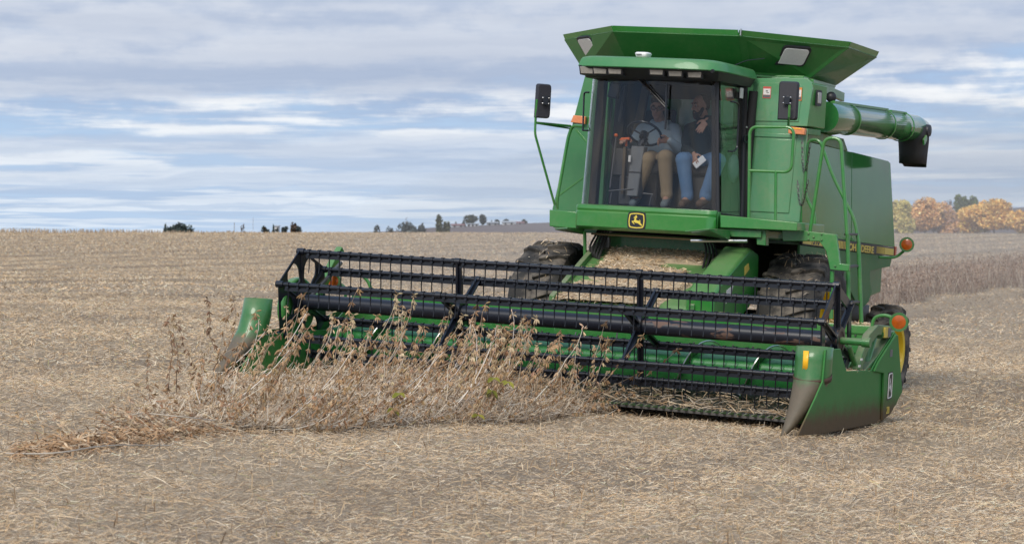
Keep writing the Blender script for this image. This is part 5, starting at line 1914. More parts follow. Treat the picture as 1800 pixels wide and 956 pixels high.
def link_plant(S_me, P_me, label, M, s, group, cat='plant', name='soybean_plant'):
    o = bpy.data.objects.new(name, S_me)
    col.objects.link(o)
    p = bpy.data.objects.new('pods', P_me)
    col.objects.link(p)
    p.parent = o
    p['kind'] = 'stuff'
    o.matrix_world = M @ Matrix.Diagonal((s, s, s, 1))
    tagp(o, label, cat, group)
    return o

VAR, LOW = [], []
for k in range(14):
    S, P = bean_plant(random.Random(k).uniform(.80, 1.02), 100 + k, k % 2, POD, .34)
    VAR.append((S.mesh('bean_stem', plant_m), P.mesh('bean_pods', plant_m)))
for k in range(8):
    S, P = bean_plant(random.Random(k).uniform(.55, .75), 300 + k, 1 + k % 2, POD, .3, STEM, 0, .95, random.Random(k).uniform(.9, 2.2))
    LOW.append((S.mesh('bean_stem', plant_m), P.mesh('bean_pods', plant_m)))
def ground_machine(x, y):
    """world position of a spot given in the machine's frame, dropped on the field"""
    p = MM @ Vector((x, y, 0))
    p.z = float(terrain(p.x, p.y))
    return p
def machine_rot():
    return Matrix(((wU.x, wW.x, 0), (wU.y, wW.y, 0), (0, 0, 1)))

random.seed(31)
def strip_limits(y):
    """width of the uncut strip at machine position y (in front of the header)"""
    x1 = .44 + .10 * math.sin(y * 2.1)
    t_ = max(0, min(1, (-y - 4.0) / 2.6))
    x0 = -1.55 + 1.0 * t_
    x1 -= .45 * t_
    x1 += .26 * max(0, min(1, (y + 2.2) / 1.6))
    return x0, x1
LBL = 'dry brown soybean plant with tan pods in the uncut strip before the header'
LBL2 = 'low bent soybean plant leaning over at the foot of the uncut strip'
GRP = 'standing soybean plants of the uncut strip'
GRP2 = 'low bent soybean plants of the uncut strip'
def put(var, lab, grp, x, y, tx, ty, hh):
    p = ground_machine(x, y)
    M = Matrix.Translation(p) @ Matrix.Rotation(ty, 4, Vector((1, 0, 0))) @ Matrix.Rotation(tx, 4, Vector((0, 1, 0))) @ Matrix.Rotation(random.uniform(-.7, .7), 4, 'Z')
    link_plant(*var, lab, M, hh, grp)
for k in range(140):
    y = -.12 - 5.7 * random.random() ** 1.2
    x0, x1 = strip_limits(y)
    x = x1 - .12 - (x1 - x0) * random.random() ** 1.15
    q = ground_machine(x, y)
    if 900 + FPX * q.x / q.y < 500 and random.random() < .62:
        continue
    put(random.choice(VAR), LBL, GRP, x, y, random.gauss(.12, .14), random.gauss(.03, .12), random.uniform(.84, 1.22) * (.92 if y < -4.6 else 1))
for k in range(110):
    y = random.uniform(-6.4, -.1)
    x0, x1 = strip_limits(y)
    x = x1 + .02 - (x1 - x0) * random.random() ** 1.7
    q = ground_machine(x, y)
    if 900 + FPX * q.x / q.y < 470 and random.random() < .5:
        continue
    put(random.choice(LOW), LBL2, GRP2, x, y, random.gauss(.1, .2), random.gauss(.03, .2), random.uniform(.6, 1.0))
# a thin fringe on the far side of the strip, before the far divider
for k in range(5):
    put(random.choice(VAR), LBL, GRP, random.uniform(-2.6, -1.7), random.uniform(-3.2, -1.2), random.gauss(.1, .14), 0, random.uniform(.85, 1.1))
# tall lone stalks left of the strip
for (px, py_, hh) in ((372, 655, .95), (412, 668, .98), (310, 690, .82), (292, 712, .8), (345, 690, .78), (268, 725, .55)):
    q = at(px, py_, z=0)
    p = ground_machine(q.x, q.y)
    M = Matrix.Translation(p) @ Matrix.Rotation(random.uniform(-.28, .05), 4, Vector((0, 1, 0))) @ Matrix.Rotation(random.uniform(-.4, .4), 4, 'Z')
    S, P = bean_plant(.92, 900 + int(px), 0, [(.22, .135, .08), (.30, .19, .11)], .12, [(.20, .14, .095)], 0, 1.25, .12)
    link_plant(S.mesh('bean_stem', plant_m), P.mesh('bean_pods', plant_m), {372: 'tall single bean stalk left of the far divider tip', 412: 'dark upright bean stalk directly before the far divider', 310: 'lean bean stalk at the left tip of the uncut strip', 292: 'bean stalk standing furthest left among the upright ones', 345: 'bean stalk between the strip tip and the far divider', 268: 'short bean stalk above the lying bundle'}[px], M, hh, None)
# a few plants that still carry yellow-green leaves
for n_, (px, py_, lab) in enumerate(((815, 735, 'bean plant with a few yellow-green leaves near the middle of the strip'), (505, 742, 'bean plant with one green leaf at the left of the strip'), (655, 740, 'bean plant with small yellow leaves low at the strip edge'))):
    q = at(px, py_, z=0)
    p = ground_machine(q.x, q.y)
    S, P = bean_plant(.62 if n_ == 0 else .42, 1300 + n_, 2, POD, .3, STEM, 5 if n_ == 0 else 2)
    link_plant(S.mesh('bean_stem', plant_m), P.mesh('bean_pods', plant_m), lab, Matrix.Translation(p) @ Matrix.Rotation(.2, 4, Vector((0, 1, 0))), 1.0, None)
# the lying bundle at the strip's end: plants laid over to the left
LV = []
for k in range(5):
    S, P = bean_plant(.85, 500 + k, 2, PODR, .12, [(.46, .35, .23), (.62, .51, .37)], 0, 1.05, .1)
    LV.append((S.mesh('bean_stem', plant_m), P.mesh('bean_pods', plant_m)))
random.seed(77)
for k in range(30):
    t_ = random.random()
    px = 130 + 330 * t_ ** .9
    py_ = 790 - 36 * t_ + random.uniform(-10, 10)
    q = at(px, py_, z=0)
    p = ground_machine(q.x, q.y)
    p.z += random.uniform(.0, .05)
    # head pointing left, nearly flat
    M = Matrix.Translation(p) @ Matrix.Diagonal((1, .8, .38, 1)) @ Matrix.Rotation(random.uniform(-.35, .25), 4, 'Z') @ Matrix.Rotation(R(-93 + random.uniform(-10, 14)), 4, Vector((0, 1, 0))) @ Matrix.Rotation(random.uniform(-.5, .5), 4, 'Z')
    link_plant(*LV[k % 5], 'reddish brown soybean plant lying flat at the end of the strip', M, random.uniform(.7, .95), 'soybean plants lying flat')
# long pale runner stems arching over the bundle
for k, (pts, lab) in enumerate((([(165, 760), (235, 722), (330, 735), (425, 744)], 'long pale stem arching over the lying bundle'), ([(10, 803), (95, 788), (185, 768), (300, 790)], 'long tan stem lying along the bundle to the left edge'))):
    S = PB()
    v = []
    for j, (px, py_) in enumerate(pts):
        q = at(px, py_ + (0 if j in (0, 3) else 40), z=0)
        p = ground_machine(q.x, q.y)
        p.z += 0.02 if j in (0, 3) else (.16 if k == 0 else .10)
        v.append(p)
    v = arc(v, .4, 6)
    S.stem(v, .006, .0035, (.50, .44, .36), 5)
    me = S.mesh('bean_stem', plant_m)
    o = bpy.data.objects.new('bean_stem', me)
    col.objects.link(o)
    tagp(o, lab, 'stem')

# ------------------------------------------------------------------ numpy ribbons for everything that cannot be counted
def ribbons(name, pos, dirs, length, width, colr, mat_, bend=.12, roll=None, kind='stuff', label=None, segs=2, parent=None):
    n = len(pos)
    d = dirs / np.linalg.norm(dirs, axis=1, keepdims=True)
    up = RNG.normal(0, 1, (n, 3)) * np.array([.5, .5, .5]) + np.array([0, -.35, .9])
    if roll is not None:
        up = roll
    s = np.cross(d, up)
    s /= np.linalg.norm(s, axis=1, keepdims=True) + 1e-9
    nn = np.cross(s, d)
    Vs = []
    for k in range(segs + 1):
        t_ = k / segs
        c = pos + d * (length * (t_ - .5))[:, None] + nn * (length * bend * (1 - (2 * t_ - 1) ** 2))[:, None] * RNG.uniform(-1, 1, n)[:, None] * 0 + nn * (length * bend * (1 - (2 * t_ - 1) ** 2))[:, None]
        wv = width * (1.0 if 0 < k < segs else .7)
        Vs.append(c - s * wv[:, None] * .5)
        Vs.append(c + s * wv[:, None] * .5)
    m_ = 2 * (segs + 1)
    V = np.stack(Vs, 1).reshape(-1, 3)
    idx = np.arange(n)[:, None] * m_
    quads = []
    for k in range(segs):
        quads.append(np.stack([idx[:, 0] + 2 * k, idx[:, 0] + 2 * k + 1, idx[:, 0] + 2 * k + 3, idx[:, 0] + 2 * k + 2], 1))
    F = np.concatenate(quads, 0)
    me = bpy.data.meshes.new(name)
    me.vertices.add(len(V))
    me.vertices.foreach_set('co', V.astype(np.float32).ravel())
    me.loops.add(F.size)
    me.loops.foreach_set('vertex_index', F.astype(np.int32).ravel())
    me.polygons.add(len(F))
    me.polygons.foreach_set('loop_start', np.arange(0, F.size, 4, dtype=np.int32))
    me.polygons.foreach_set('loop_total', np.full(len(F), 4, np.int32))
    a = me.color_attributes.new('Col', 'FLOAT_COLOR', 'POINT')
    C = np.ones((n, m_, 4), np.float32)
    C[:, :, :3] = colr[:, None, :]
    a.data.foreach_set('color', C.ravel())
    me.materials.append(mat_)
    me.update(calc_edges=True)
    me.validate()
    o = bpy.data.objects.new(name, me)
    col.objects.link(o)
    if parent:
        o.parent = parent
    o['kind'] = kind
    if label:
        o['label'] = label
    return o

PAL = np.array([(.61, .475, .32), (.53, .405, .27), (.69, .575, .42), (.55, .485, .405), (.80, .71, .57), (.38, .275, .18), (.25, .175, .115), (.56, .38, .215), (.44, .43, .22), (.42, .37, .32)])
PALW = np.array([.18, .18, .10, .14, .05, .13, .10, .06, .01, .09])
PAL = PAL * np.array([1.06, 1.005, .93])
def pick(n, pal=PAL, wt=PALW, k=.16):
    c = pal[RNG.choice(len(pal), n, p=wt / wt.sum())]
    return np.clip(c * (1 + RNG.uniform(-k, k, (n, 1))), 0, 1)

# low-frequency patchiness so that the litter lies in darker and lighter, thicker and thinner drifts
def patch(x, y):
    a = np.sin(x * 1.9 + 1.3 * np.sin(y * .9)) * np.sin(y * 1.4 + .8 * np.sin(x * 1.1 + 2))
    b_ = np.sin(x * 5.1 + y * 2.3) * np.sin(y * 4.4 - x * 1.7 + 1)
    c_ = np.sin(x * .62 + .7 * np.sin(y * .37)) * np.sin(y * .51 + 1.1 * np.sin(x * .43 + 1))
    return a * .5 + b_ * .4 + c_ * .45

def rows(x, y):
    a = .914 * x - .406 * y
    f_ = np.sin(a + 2.25 + .9 * np.sin(.31 * a) + .5 * np.sin((.406 * x + .914 * y) * .13))
    return sstep(.55, .98, f_) * sstep(30, 55, y)
def litter(y0, y1, dens, Lr, Wr, hmax, name, label, tilt, half=.275, segs=2):
    area = half * (y1 ** 2 - y0 ** 2)
    n = int(area * dens)
    y = np.sqrt(RNG.uniform(y0 ** 2, y1 ** 2, n))
    x = RNG.uniform(-half, half, n) * y
    pt = patch(x, y)
    keep = RNG.uniform(0, 1, n) < .70 + .38 * pt
    x, y, pt = x[keep], y[keep], pt[keep]
    n = len(x)
    an = RNG.uniform(0, 2 * np.pi, n)
    # a bias: residue lies mostly across the view
    an = np.where(RNG.uniform(0, 1, n) < .5, RNG.normal(.15, .5, n), an)
    tl = RNG.normal(0, tilt, n)
    d = np.stack([np.cos(an) * np.cos(tl), np.sin(an) * np.cos(tl), np.sin(tl)], 1)
    L_ = RNG.uniform(*Lr, n) * RNG.choice([.6, 1, 1, 1.8], n)
    W_ = RNG.uniform(*Wr, n)
    z = terrain(x, y) + np.abs(RNG.normal(0, 1, n)) * hmax * (.6 + .5 * np.clip(pt + .4, 0, 1.3)) + .004 + np.abs(np.sin(tl)) * L_ * .35
    c = pick(n)
    rw = rows(x, y)
    c = c * (1 - rw * .42)[:, None] * (1 + .20 * pt)[:, None] * np.where(RNG.uniform(0, 1, n) < .15, .5, 1.04)[:, None]
    return ribbons(name, np.stack([x, y, z], 1), d, L_, W_, np.clip(c, 0, .85), straw_m, .06, label=label, segs=segs)

litter(9.3, 15, 4300, (.014, .044), (.0018, .0042), .013, 'straw_litter', 'chopped bean straw lying over the near field', .26, .33, 1)
litter(9.3, 20, 110, (.06, .12), (.002, .004), .020, 'straw_litter', 'longer bean straws lying over the near field', .2, .33)
litter(15, 24, 1900, (.018, .050), (.0028, .0052), .013, 'straw_litter', 'chopped bean straw round the machine', .28, .33, 1)
litter(24, 45, 540, (.028, .07), (.0045, .0085), .014, 'straw_litter', 'chopped straw in the middle distance', .32, .28, 1)
litter(45, 120, 84, (.03, .075), (.009, .018), .016, 'straw_litter', 'straw on the far stubble', .45, .25, 1)
litter(120, 262, 18, (.06, .13), (.017, .034), .016, 'straw_litter', 'straw on the farthest stubble below the skyline', .6, .25, 1)
# short cut stalks standing in the near field
n = 5200
y = np.sqrt(RNG.uniform(9.3 ** 2, 40 ** 2, n)); x = RNG.uniform(-.27, .27, n) * y
th = RNG.normal(0, .35, n); az = RNG.uniform(0, 6.28, n)
d = np.stack([np.sin(th) * np.cos(az), np.sin(th) * np.sin(az), np.cos(th)], 1)
L_ = RNG.uniform(.03, .10, n)
ribbons('cut_stubble', np.stack([x, y, terrain(x, y) + L_ * .4], 1), d, L_, RNG.uniform(.004, .008, n), pick(n) * .75, straw_m, .05,
        np.tile(np.array([[0, -1., 0.2]]), (n, 1)) + RNG.normal(0, .3, (n, 3)), label='short cut bean stalks standing in the field')

# the tangle of stems, pods and dead leaves at the foot of the uncut strip
def strip_points(n, ymin=-6.9, ymax=-.25, over=.08):
    y = RNG.uniform(ymin, ymax, n)
    lim = np.array([strip_limits(v) for v in y])
    x = lim[:, 1] + over - (lim[:, 1] - lim[:, 0] + over) * RNG.uniform(0, 1, n) ** 1.3
    W = np.array(MM)
    P = np.stack([x, y, np.zeros(n), np.ones(n)], 1) @ W.T
    P = P[:, :3]
    P[:, 2] = terrain(P[:, 0], P[:, 1])
    edge = np.clip((lim[:, 1] + over - x) / .45, 0, 1)
    return P, y, edge
n = 17000
P, yy, edge = strip_points(n)
hmax = np.where(yy < -4.8, .13, .26) * (.35 + .65 * edge)
P[:, 2] += RNG.uniform(0, 1, n) ** 1.3 * hmax
an = RNG.normal(.2, 1.0, n); tl = RNG.normal(.35, .45, n)
d = np.stack([np.cos(an) * np.cos(tl), np.sin(an) * np.cos(tl), np.sin(tl)], 1)
SP = np.array([(.64, .55, .43), (.50, .40, .29), (.72, .64, .53), (.36, .27, .185), (.46, .32, .20)])
ribbons('stem_tangle', P, d, RNG.uniform(.08, .32, n), RNG.uniform(.0025, .006, n), pick(n, SP, np.array([.26, .28, .12, .2, .14]), .2), plant_m, .10, label='tangle of dry stems at the foot of the uncut strip')
n = 13000
P, yy, edge = strip_points(n)
hmax = np.where(yy < -4.8, .15, .30) * (.35 + .65 * edge)
P[:, 2] += RNG.uniform(0, 1, n) ** 1.1 * hmax
d = RNG.normal(0, 1, (n, 3)); d[:, 2] -= .6
pal = np.array([(.44, .305, .19), (.52, .375, .24), (.35, .23, .14), (.60, .465, .315), (.25, .175, .11)])
ribbons('pod_tangle', P, d, RNG.uniform(.03, .06, n), RNG.uniform(.008, .016, n), pick(n, pal, np.array([.28, .26, .2, .16, .1]), .2), plant_m, .12, label='loose pods and dead leaves low in the uncut strip')
# red-brown pods and leaves in the lying bundle
n = 2600
t_ = RNG.uniform(0, 1, n)
px = 20 + 400 * t_; py_ = 806 - 56 * t_ + RNG.normal(0, 7, n)
pts = []
for a, b_ in zip(px, py_):
    q = at(a, b_, z=0)
    pts.append(tuple(ground_machine(q.x, q.y)))
P = np.array(pts)
P[:, 2] += RNG.uniform(0, 1, n) ** 1.6 * .10 * np.clip(np.sin(np.pi * np.clip(t_ * .9 + .1, 0, 1)) + .15, 0, 1)
d = RNG.normal(0, 1, (n, 3)) * np.array([1, .7, .35]); 
ribbons('pod_litter', P, d, RNG.uniform(.035, .085, n), RNG.uniform(.007, .015, n), pick(n, np.array([(.37, .225, .12), (.45, .295, .17), (.28, .17, .095), (.56, .43, .29)]), np.array([.35, .3, .2, .15]), .2), plant_m, .14, label='red-brown pods in the lying bundle of beans')

# cut beans lying on the header floor and chaff on the feeder house
n = 1700
lx = RNG.uniform(-2.7, 2.75, n); ly = -.20 + .75 * RNG.uniform(0, 1, n) ** 1.8
lz = .035 - .0065 * lx + .06 * (ly + .2) + np.abs(RNG.normal(0, .025, n)) + np.clip(ly + .1, 0, .3) * .22 * RNG.uniform(0, 1, n)
d = RNG.normal(0, 1, (n, 3)) * np.array([1, .8, .3])
ribbons('cut_beans', np.stack([lx, ly, lz], 1), d, RNG.uniform(.05, .22, n), RNG.uniform(.005, .012, n), pick(n) * .8, straw_m, .08, parent=frame)
# feeder chaff: a lumpy sheet with a ragged outline and loose straw on it
def feeder_pt(u_, v_):
    a = Vector(A[0]).lerp(Vector(A[1]), u_); b_ = Vector(B[0]).lerp(Vector(B[1]), u_)
    return b_.lerp(a, v_)
def chaff_mask(u_, v_):
    e = mnoise.noise(Vector((u_ * 3.1 + 4, v_ * 3.3, 2.2))) * .34 + mnoise.noise(Vector((u_ * 9, v_ * 9, 5.2))) * .10
    left = .26 + .16 * math.sin(v_ * 6.5 + .8) + e * .8
    right = .86 - (.30 if .62 < v_ < .86 else 0) * math.sin((v_ - .62) / .24 * math.pi) + e * .7
    m_ = min(u_ - left, right - u_) * 6
    if v_ < .34:
        m_ = max(m_, min(u_ - .02 - e * .2, .80 - u_) * 6)
    if v_ > .80:
        m_ = max(m_, min(u_ - .12, .96 - u_) * 6)
    return m_
cm = MB()
NU, NV = 80, 96
keepv = {}
for i in range(NU + 1):
    for j in range(NV + 1):
        u_, v_ = i / NU, j / NV
        m_ = chaff_mask(u_, v_)
        p = feeder_pt(u_, v_)
        h_ = max(-.01, min(.035, m_ * .05)) + .012 * mnoise.noise(Vector((u_ * 22, v_ * 30, 0))) * (1 if m_ > 0 else 0)
        cm.v.append(p + Vector((0, -.3, 1)).normalized() * (h_ + .002))
        keepv[(i, j)] = m_
for i in range(NU):
    for j in range(NV):
        if max(keepv[(i, j)], keepv[(i + 1, j)], keepv[(i, j + 1)], keepv[(i + 1, j + 1)]) > 0:
            o_ = i * (NV + 1) + j
            cm.f.append((o_, o_ + NV + 1, o_ + NV + 2, o_ + 1)); cm.m.append(0)
chaff_m = simple('chaff', (.42, .33, .225), .95, 0, 0, .35, 45, .8, 70)
ch = cm.build('chaff', chaff_m, feeder, 60, fixn=False)
ch['kind'] = 'stuff'
pts, dd = [], []
random.seed(5)
while len(pts) < 7000:
    u_, v_ = random.random(), random.random()
    if chaff_mask(u_, v_) > random.uniform(-.12, .3):
        p = feeder_pt(u_, v_) + Vector((0, -.3, 1)).normalized() * random.uniform(.012, .05)
        pts.append(tuple(p))
pts = np.array(pts)
d = RNG.normal(0, 1, (len(pts), 3)) * np.array([1, .8, .35])
ribbons('loose_straw', pts, d, RNG.uniform(.02, .075, len(pts)), RNG.uniform(.004, .009, len(pts)), pick(len(pts)) * 1.05, straw_m, .06, parent=feeder)

# chaff caught on the header beam, ledges, steps and tyres
n = 1500
d = RNG.normal(0, 1, (n, 3)) * np.array([1, .8, .3])
ribbons('caught_chaff', np.stack([RNG.uniform(-2.8, 2.8, n), RNG.uniform(1.12, 1.28, n), np.full(n, .880) + RNG.uniform(0, .02, n)], 1), d, RNG.uniform(.02, .06, n), RNG.uniform(.004, .008, n), pick(n), straw_m, .06, parent=frame)
n = 500
d = RNG.normal(0, 1, (n, 3)) * np.array([1, .8, .3])
ribbons('caught_chaff', np.stack([RNG.uniform(2.8, 3.0, n), RNG.uniform(-.1, 1.1, n), np.full(n, .462) + RNG.uniform(0, .02, n)], 1), d, RNG.uniform(.02, .07, n), RNG.uniform(.004, .008, n), pick(n), straw_m, .06, parent=divR)
for wob in [o for o in sc.objects if o.name.startswith('front_wheel')]:
    n = 130
    an = RNG.uniform(R(20), R(160), n); rr = RNG.choice([.745, .79], n)
    P = np.stack([RNG.uniform(-.28, .28, n), -rr * np.cos(an), rr * np.sin(an)], 1)
    ribbons('stuck_straw', P, RNG.normal(0, 1, (n, 3)), RNG.uniform(.03, .12, n), RNG.uniform(.004, .009, n), pick(n), straw_m, .1, parent=wob)

# ================================================================== BACKGROUND
bark = simple('bark', (.09, .07, .055), .9, 0, 0, .3, 6)

def crown_mesh(name, seed, n, rx, rz, leaf, cols, blobs, zc, gap=.25, flat=1.0):
    """leaf clumps filling an uneven crown; rx, rz half sizes, zc centre height"""
    r_ = np.random.default_rng(seed)
    bl = []
    for k in range(blobs):
        a = r_.uniform(0, 6.28); q = r_.uniform(0, .75) ** .7
        bl.append((math.cos(a) * q * rx * .8, math.sin(a) * q * rx * .8 * flat, zc + r_.uniform(-.75, .7) * rz * (1 - .35 * q), r_.uniform(.30, .52)))
    bl.append((0, 0, zc, .6))
    bl = np.array(bl)
    i = r_.integers(0, len(bl), n)
    d = r_.normal(0, 1, (n, 3)); d /= np.linalg.norm(d, axis=1, keepdims=True)
    rad = r_.uniform(.45, 1.05, n) ** .6
    c = bl[i, :3] + d * (rad * bl[i, 3])[:, None] * np.array([rx, rx * flat, rz])
    c[:, 2] = np.maximum(c[:, 2], .05)
    # clumps: knock out leaves where a noise is low so that sky shows
    keep = np.array([mnoise.noise(Vector((p[0] / rx * 2.6 + seed, p[1] / rx * 2.6, p[2] / rz * 2.6))) > -gap for p in c])
    c = c[keep]; n = len(c)
    e1 = r_.normal(0, 1, (n, 3)); e1 /= np.linalg.norm(e1, axis=1, keepdims=True)
    e2 = np.cross(e1, r_.normal(0, 1, (n, 3))); e2 /= np.linalg.norm(e2, axis=1, keepdims=True) + 1e-9
    s = leaf * r_.uniform(.6, 1.4, n)[:, None]
    V = np.stack([c - e1 * s, c + e2 * s * .6, c + e1 * s, c - e2 * s * .6], 1).reshape(-1, 3)
    F = (np.arange(n)[:, None] * 4 + np.arange(4)[None])
    me = bpy.data.meshes.new(name)
    me.from_pydata(V.tolist(), [], F.tolist())
    a = me.color_attributes.new('Col', 'FLOAT_COLOR', 'POINT')
    cc = np.array(cols)[r_.integers(0, len(cols), n)] * r_.uniform(.75, 1.25, (n, 1))
    nz_ = np.array([mnoise.noise(Vector((p[0] / rx * 1.7, p[1] / rx * 1.7 + 3, p[2] / rz * 1.7 + seed))) for p in c])
    cc = cc * (1 + .35 * nz_)[:, None]
    C = np.ones((n, 4, 4), np.float32); C[:, :, :3] = np.clip(cc, 0, 1)[:, None, :]
    a.data.foreach_set('color', C.ravel())
    me.materials.append(leaf_m)
    me.update()
    return me

def trunk_mb(h_, r, seed, spread, n=7):
    rr = random.Random(seed)
    mb = MB()
    mb.tube([(0, 0, -1.0), (rr.uniform(-.05, .05) * h_, 0, h_ * .35), (rr.uniform(-.08, .08) * h_, 0, h_ * .8)], [r, r * .75, r * .25], 8)
    for k in range(n):
        a = rr.uniform(0, 6.28); z0 = h_ * rr.uniform(.12, .5)
        e = Vector((math.cos(a) * spread * rr.uniform(.5, .9), math.sin(a) * spread * rr.uniform(.4, .8), z0 + h_ * rr.uniform(.2, .42)))
        mb.tube([(0, 0, z0), e * .5 + Vector((0, 0, z0 * .45 + h_ * .03)), e], [r * .45, r * .28, r * .08], 6)
    return mb

def tree(name, label, px, py_top, wpx, D, cols, seed, kind='round', n=1600, leaf=.4, group=None, base=None, cat='tree', gap=.25):
    x = (px - 900) / FPX * D
    zb_ = float(terrain(x, D)) if base is None else base
    ztop = CAM_Z - (py_top - 403) / FPX * D
    h_ = ztop - zb_
    rx = wpx / 2 / FPX * D
    root = bpy.data.objects.new(name, None)
    col.objects.link(root)
    root.location = (x, D, zb_)
    tagp(root, label, cat, group)
    tm_ = trunk_mb(h_, max(.08, h_ * .022), seed, rx).build('trunk', bark, root, 60)
    if kind == 'cone':
        r_ = np.random.default_rng(seed)
        me = crown_mesh('crown', seed, n, rx * .8, h_ * .5, leaf, cols, 10, h_ * .5, gap)
        co = np.empty(len(me.vertices) * 3, np.float32); me.vertices.foreach_get('co', co); co = co.reshape(-1, 3)
        k_ = np.clip(1.35 - co[:, 2] / h_, .12, 1.2)
        co[:, 0] *= k_; co[:, 1] *= k_
        me.vertices.foreach_set('co', co.ravel())
    elif kind == 'bush':
        me = crown_mesh('crown', seed, n, rx, h_ * .56, leaf, cols, 16, h_ * .46, gap)
    elif kind == 'bare':
        me = crown_mesh('crown', seed, n, rx, h_ * .35, leaf, cols, 8, h_ * .68, .05)
    else:
        me = crown_mesh('crown', seed, n, rx, h_ * .46, leaf, cols, 12, h_ * .56, gap)
    o = bpy.data.objects.new('crown', me)
    col.objects.link(o)
    o.parent = root
    return root

DK = [(.055, .078, .070), (.066, .086, .072), (.050, .068, .066)]  # far foliage, here and in DKB, with distance-haze blue painted in
DKB = [(.070, .090, .092), (.082, .098, .092), (.064, .080, .086)]
OLV = [(.075, .085, .045), (.095, .10, .05), (.06, .075, .04)]
BRN = [(.11, .065, .04), (.085, .055, .04), (.06, .05, .035)]
tree('spruce_tree', 'slim dark conifer at the left end of the leftmost clump', 291, 386.5, 16, 700, DK, 1, 'cone', 900, .45)
tree('dense_tree', 'broad dome of dark green trees right of the slim conifer', 322, 388.5, 52, 700, DK, 2, 'bush', 3600, .45)
tree('dense_tree', 'low dark tree between the slim conifer and the broad dome', 302, 393, 22, 690, DK, 3, 'bush', 1200, .4)
tree('bare_tree', 'small thin bare tree beside the pole on the left skyline', 427, 393, 11, 800, [(.14, .12, .11)], 4, 'bare', 160, .3)
tree('brown_tree', 'brownish tree leftmost in the farmstead row on the left skyline', 467, 395, 14, 800, BRN + DK, 5, 'round', 700, .45)
tree('spruce_tree', 'tallest conifer of the farmstead row on the left skyline', 480, 391, 10, 800, DK, 6, 'cone', 600, .4)
tree('spruce_tree', 'smaller conifer right of the tallest one in the farmstead row', 488, 393.5, 7, 800, DK, 7, 'cone', 400, .4)
tree('dense_tree', 'low dark tree in the middle of the farmstead row', 500, 395.5, 14, 800, DKB, 8, 'round', 700, .45)
tree('brown_tree', 'rust-brown tree near the right end of the farmstead row', 515, 392.5, 13, 800, BRN, 9, 'round', 700, .45)
tree('dense_tree', 'dark tree at the right end of the farmstead row', 526, 394, 12, 800, DKB, 10, 'round', 700, .45)
tree('bush', 'single small dark bush left of the long hedge clump', 663, 392.5, 19, 640, DKB, 11, 'bush', 1000, .35, cat='bush')
tree('bush', 'low thin bush at the left of the long hedge clump', 686, 396, 18, 640, DKB, 12, 'bush', 700, .35, cat='bush')
tree('dense_tree', 'widest dark tree of the long hedge clump in mid skyline', 718, 390, 40, 640, DKB, 13, 'bush', 2400, .4)
tree('bare_tree', 'thin bare tree rising above the long hedge clump', 715, 382, 9, 645, [(.17, .16, .16)], 14, 'bare', 200, .25)
tree('dense_tree', 'dark round tree at the right end of the long hedge clump', 745, 388.5, 20, 640, DKB, 15, 'bush', 1500, .4)
tree('dense_tree', 'left of the two olive green trees standing close before the ploughed rise', 771, 379, 16, 560, OLV, 16, 'round', 1400, .35)
tree('dense_tree', 'right of the two olive green trees standing close before the ploughed rise', 784, 379, 16, 560, OLV, 17, 'round', 1400, .35)
HB = -1
def hill_base(px):
    pys = [p[1] for p in hill_prof]; pxs = [p[0] for p in hill_prof]
    return CAM_Z - (np.interp(px, pxs, pys) - 403) / FPX * 900 - .6
for (lab, px, top, wpx, cols, seed, kd) in (
        ('small pointed dark tree left of the white farm building', 815, 386.5, 8, DKB, 21, 'cone'),
        ('large dark round tree over the white farm building', 829, 378, 26, DKB + OLV[:1], 22, 'round'),
        ('tall oval dark tree right of the white farm building', 849, 377, 13, DKB, 23, 'round'),
        ('small dark tree right of the grey farm shed', 874, 386.5, 9, DKB, 24, 'round'),
        ('small dark tree between the grey shed and the pale shed', 864, 388, 6, DKB, 25, 'cone'),
        ('dark rounded tree behind the pale shed', 889, 385, 10, DKB, 26, 'round'),
        ('dark rounded tree behind the red-roofed shed on the right', 921, 386, 9, DKB, 27, 'round'),
        ('tiny dark tree left of the red-roofed house', 801, 390.5, 5, DKB, 28, 'cone')):
    tree('farm_tree', lab, px, top, wpx, 900, cols, seed, kd, 900, .5, base=hill_base(px))

wall_w = simple('white_wall', (.55, .56, .58), .8, 0, 0, .08, 1)
wall_g = simple('grey_wall', (.30, .31, .33), .8, 0, 0, .1, 1)
roof_r = simple('faded_red_roof', (.24, .12, .12), .8, 0, 0, .15, 1)
roof_g = simple('pale_roof', (.40, .42, .44), .7, 0, 0, .1, 1)
win_m = simple('dark_window', (.03, .035, .04), .2, 0, 0, .1, 1)
def house(name, label, px, wpx, py_top, py_eave, py_base, wm__, rm__, nwin=2, D=905):
    p = far(px, py_base, D)
    zb_ = hill_base(px)
    Wd = wpx / FPX * D
    eave = CAM_Z - (py_eave - 403) / FPX * D - zb_
    top = CAM_Z - (py_top - 403) / FPX * D - zb_
    root = bpy.data.objects.new(name, None)
    col.objects.link(root)
    root.location = (p.x, D - 8, zb_)
    tagp(root, label, 'farm building')
    MB().box((0, 0, eave / 2 - .5), (Wd, 7, eave + 1)).build('wall', wm__, root)
    MB().prism([(-Wd / 2 - .3, -3.9, eave + .004), (-Wd / 2 - .3, 0, top), (-Wd / 2 - .3, 3.9, eave + .004)], (Wd + .6, 0, 0)).build('roof', rm__, root)
    for k in range(nwin):
        x = -Wd / 2 + Wd * (k + .5) / nwin
        MB().box((x, -3.52, eave * .6), (.7, .08, .9)).build('window', win_m, root)
    return root
house('farm_house', 'farm house with faded red roof left of the white building', 806, 22, 393.5, 396.5, 399, wall_w, roof_r)
house('farm_building', 'white farm building under the large round tree', 832, 20, 392.5, 394, 398, wall_w, roof_g, 3)
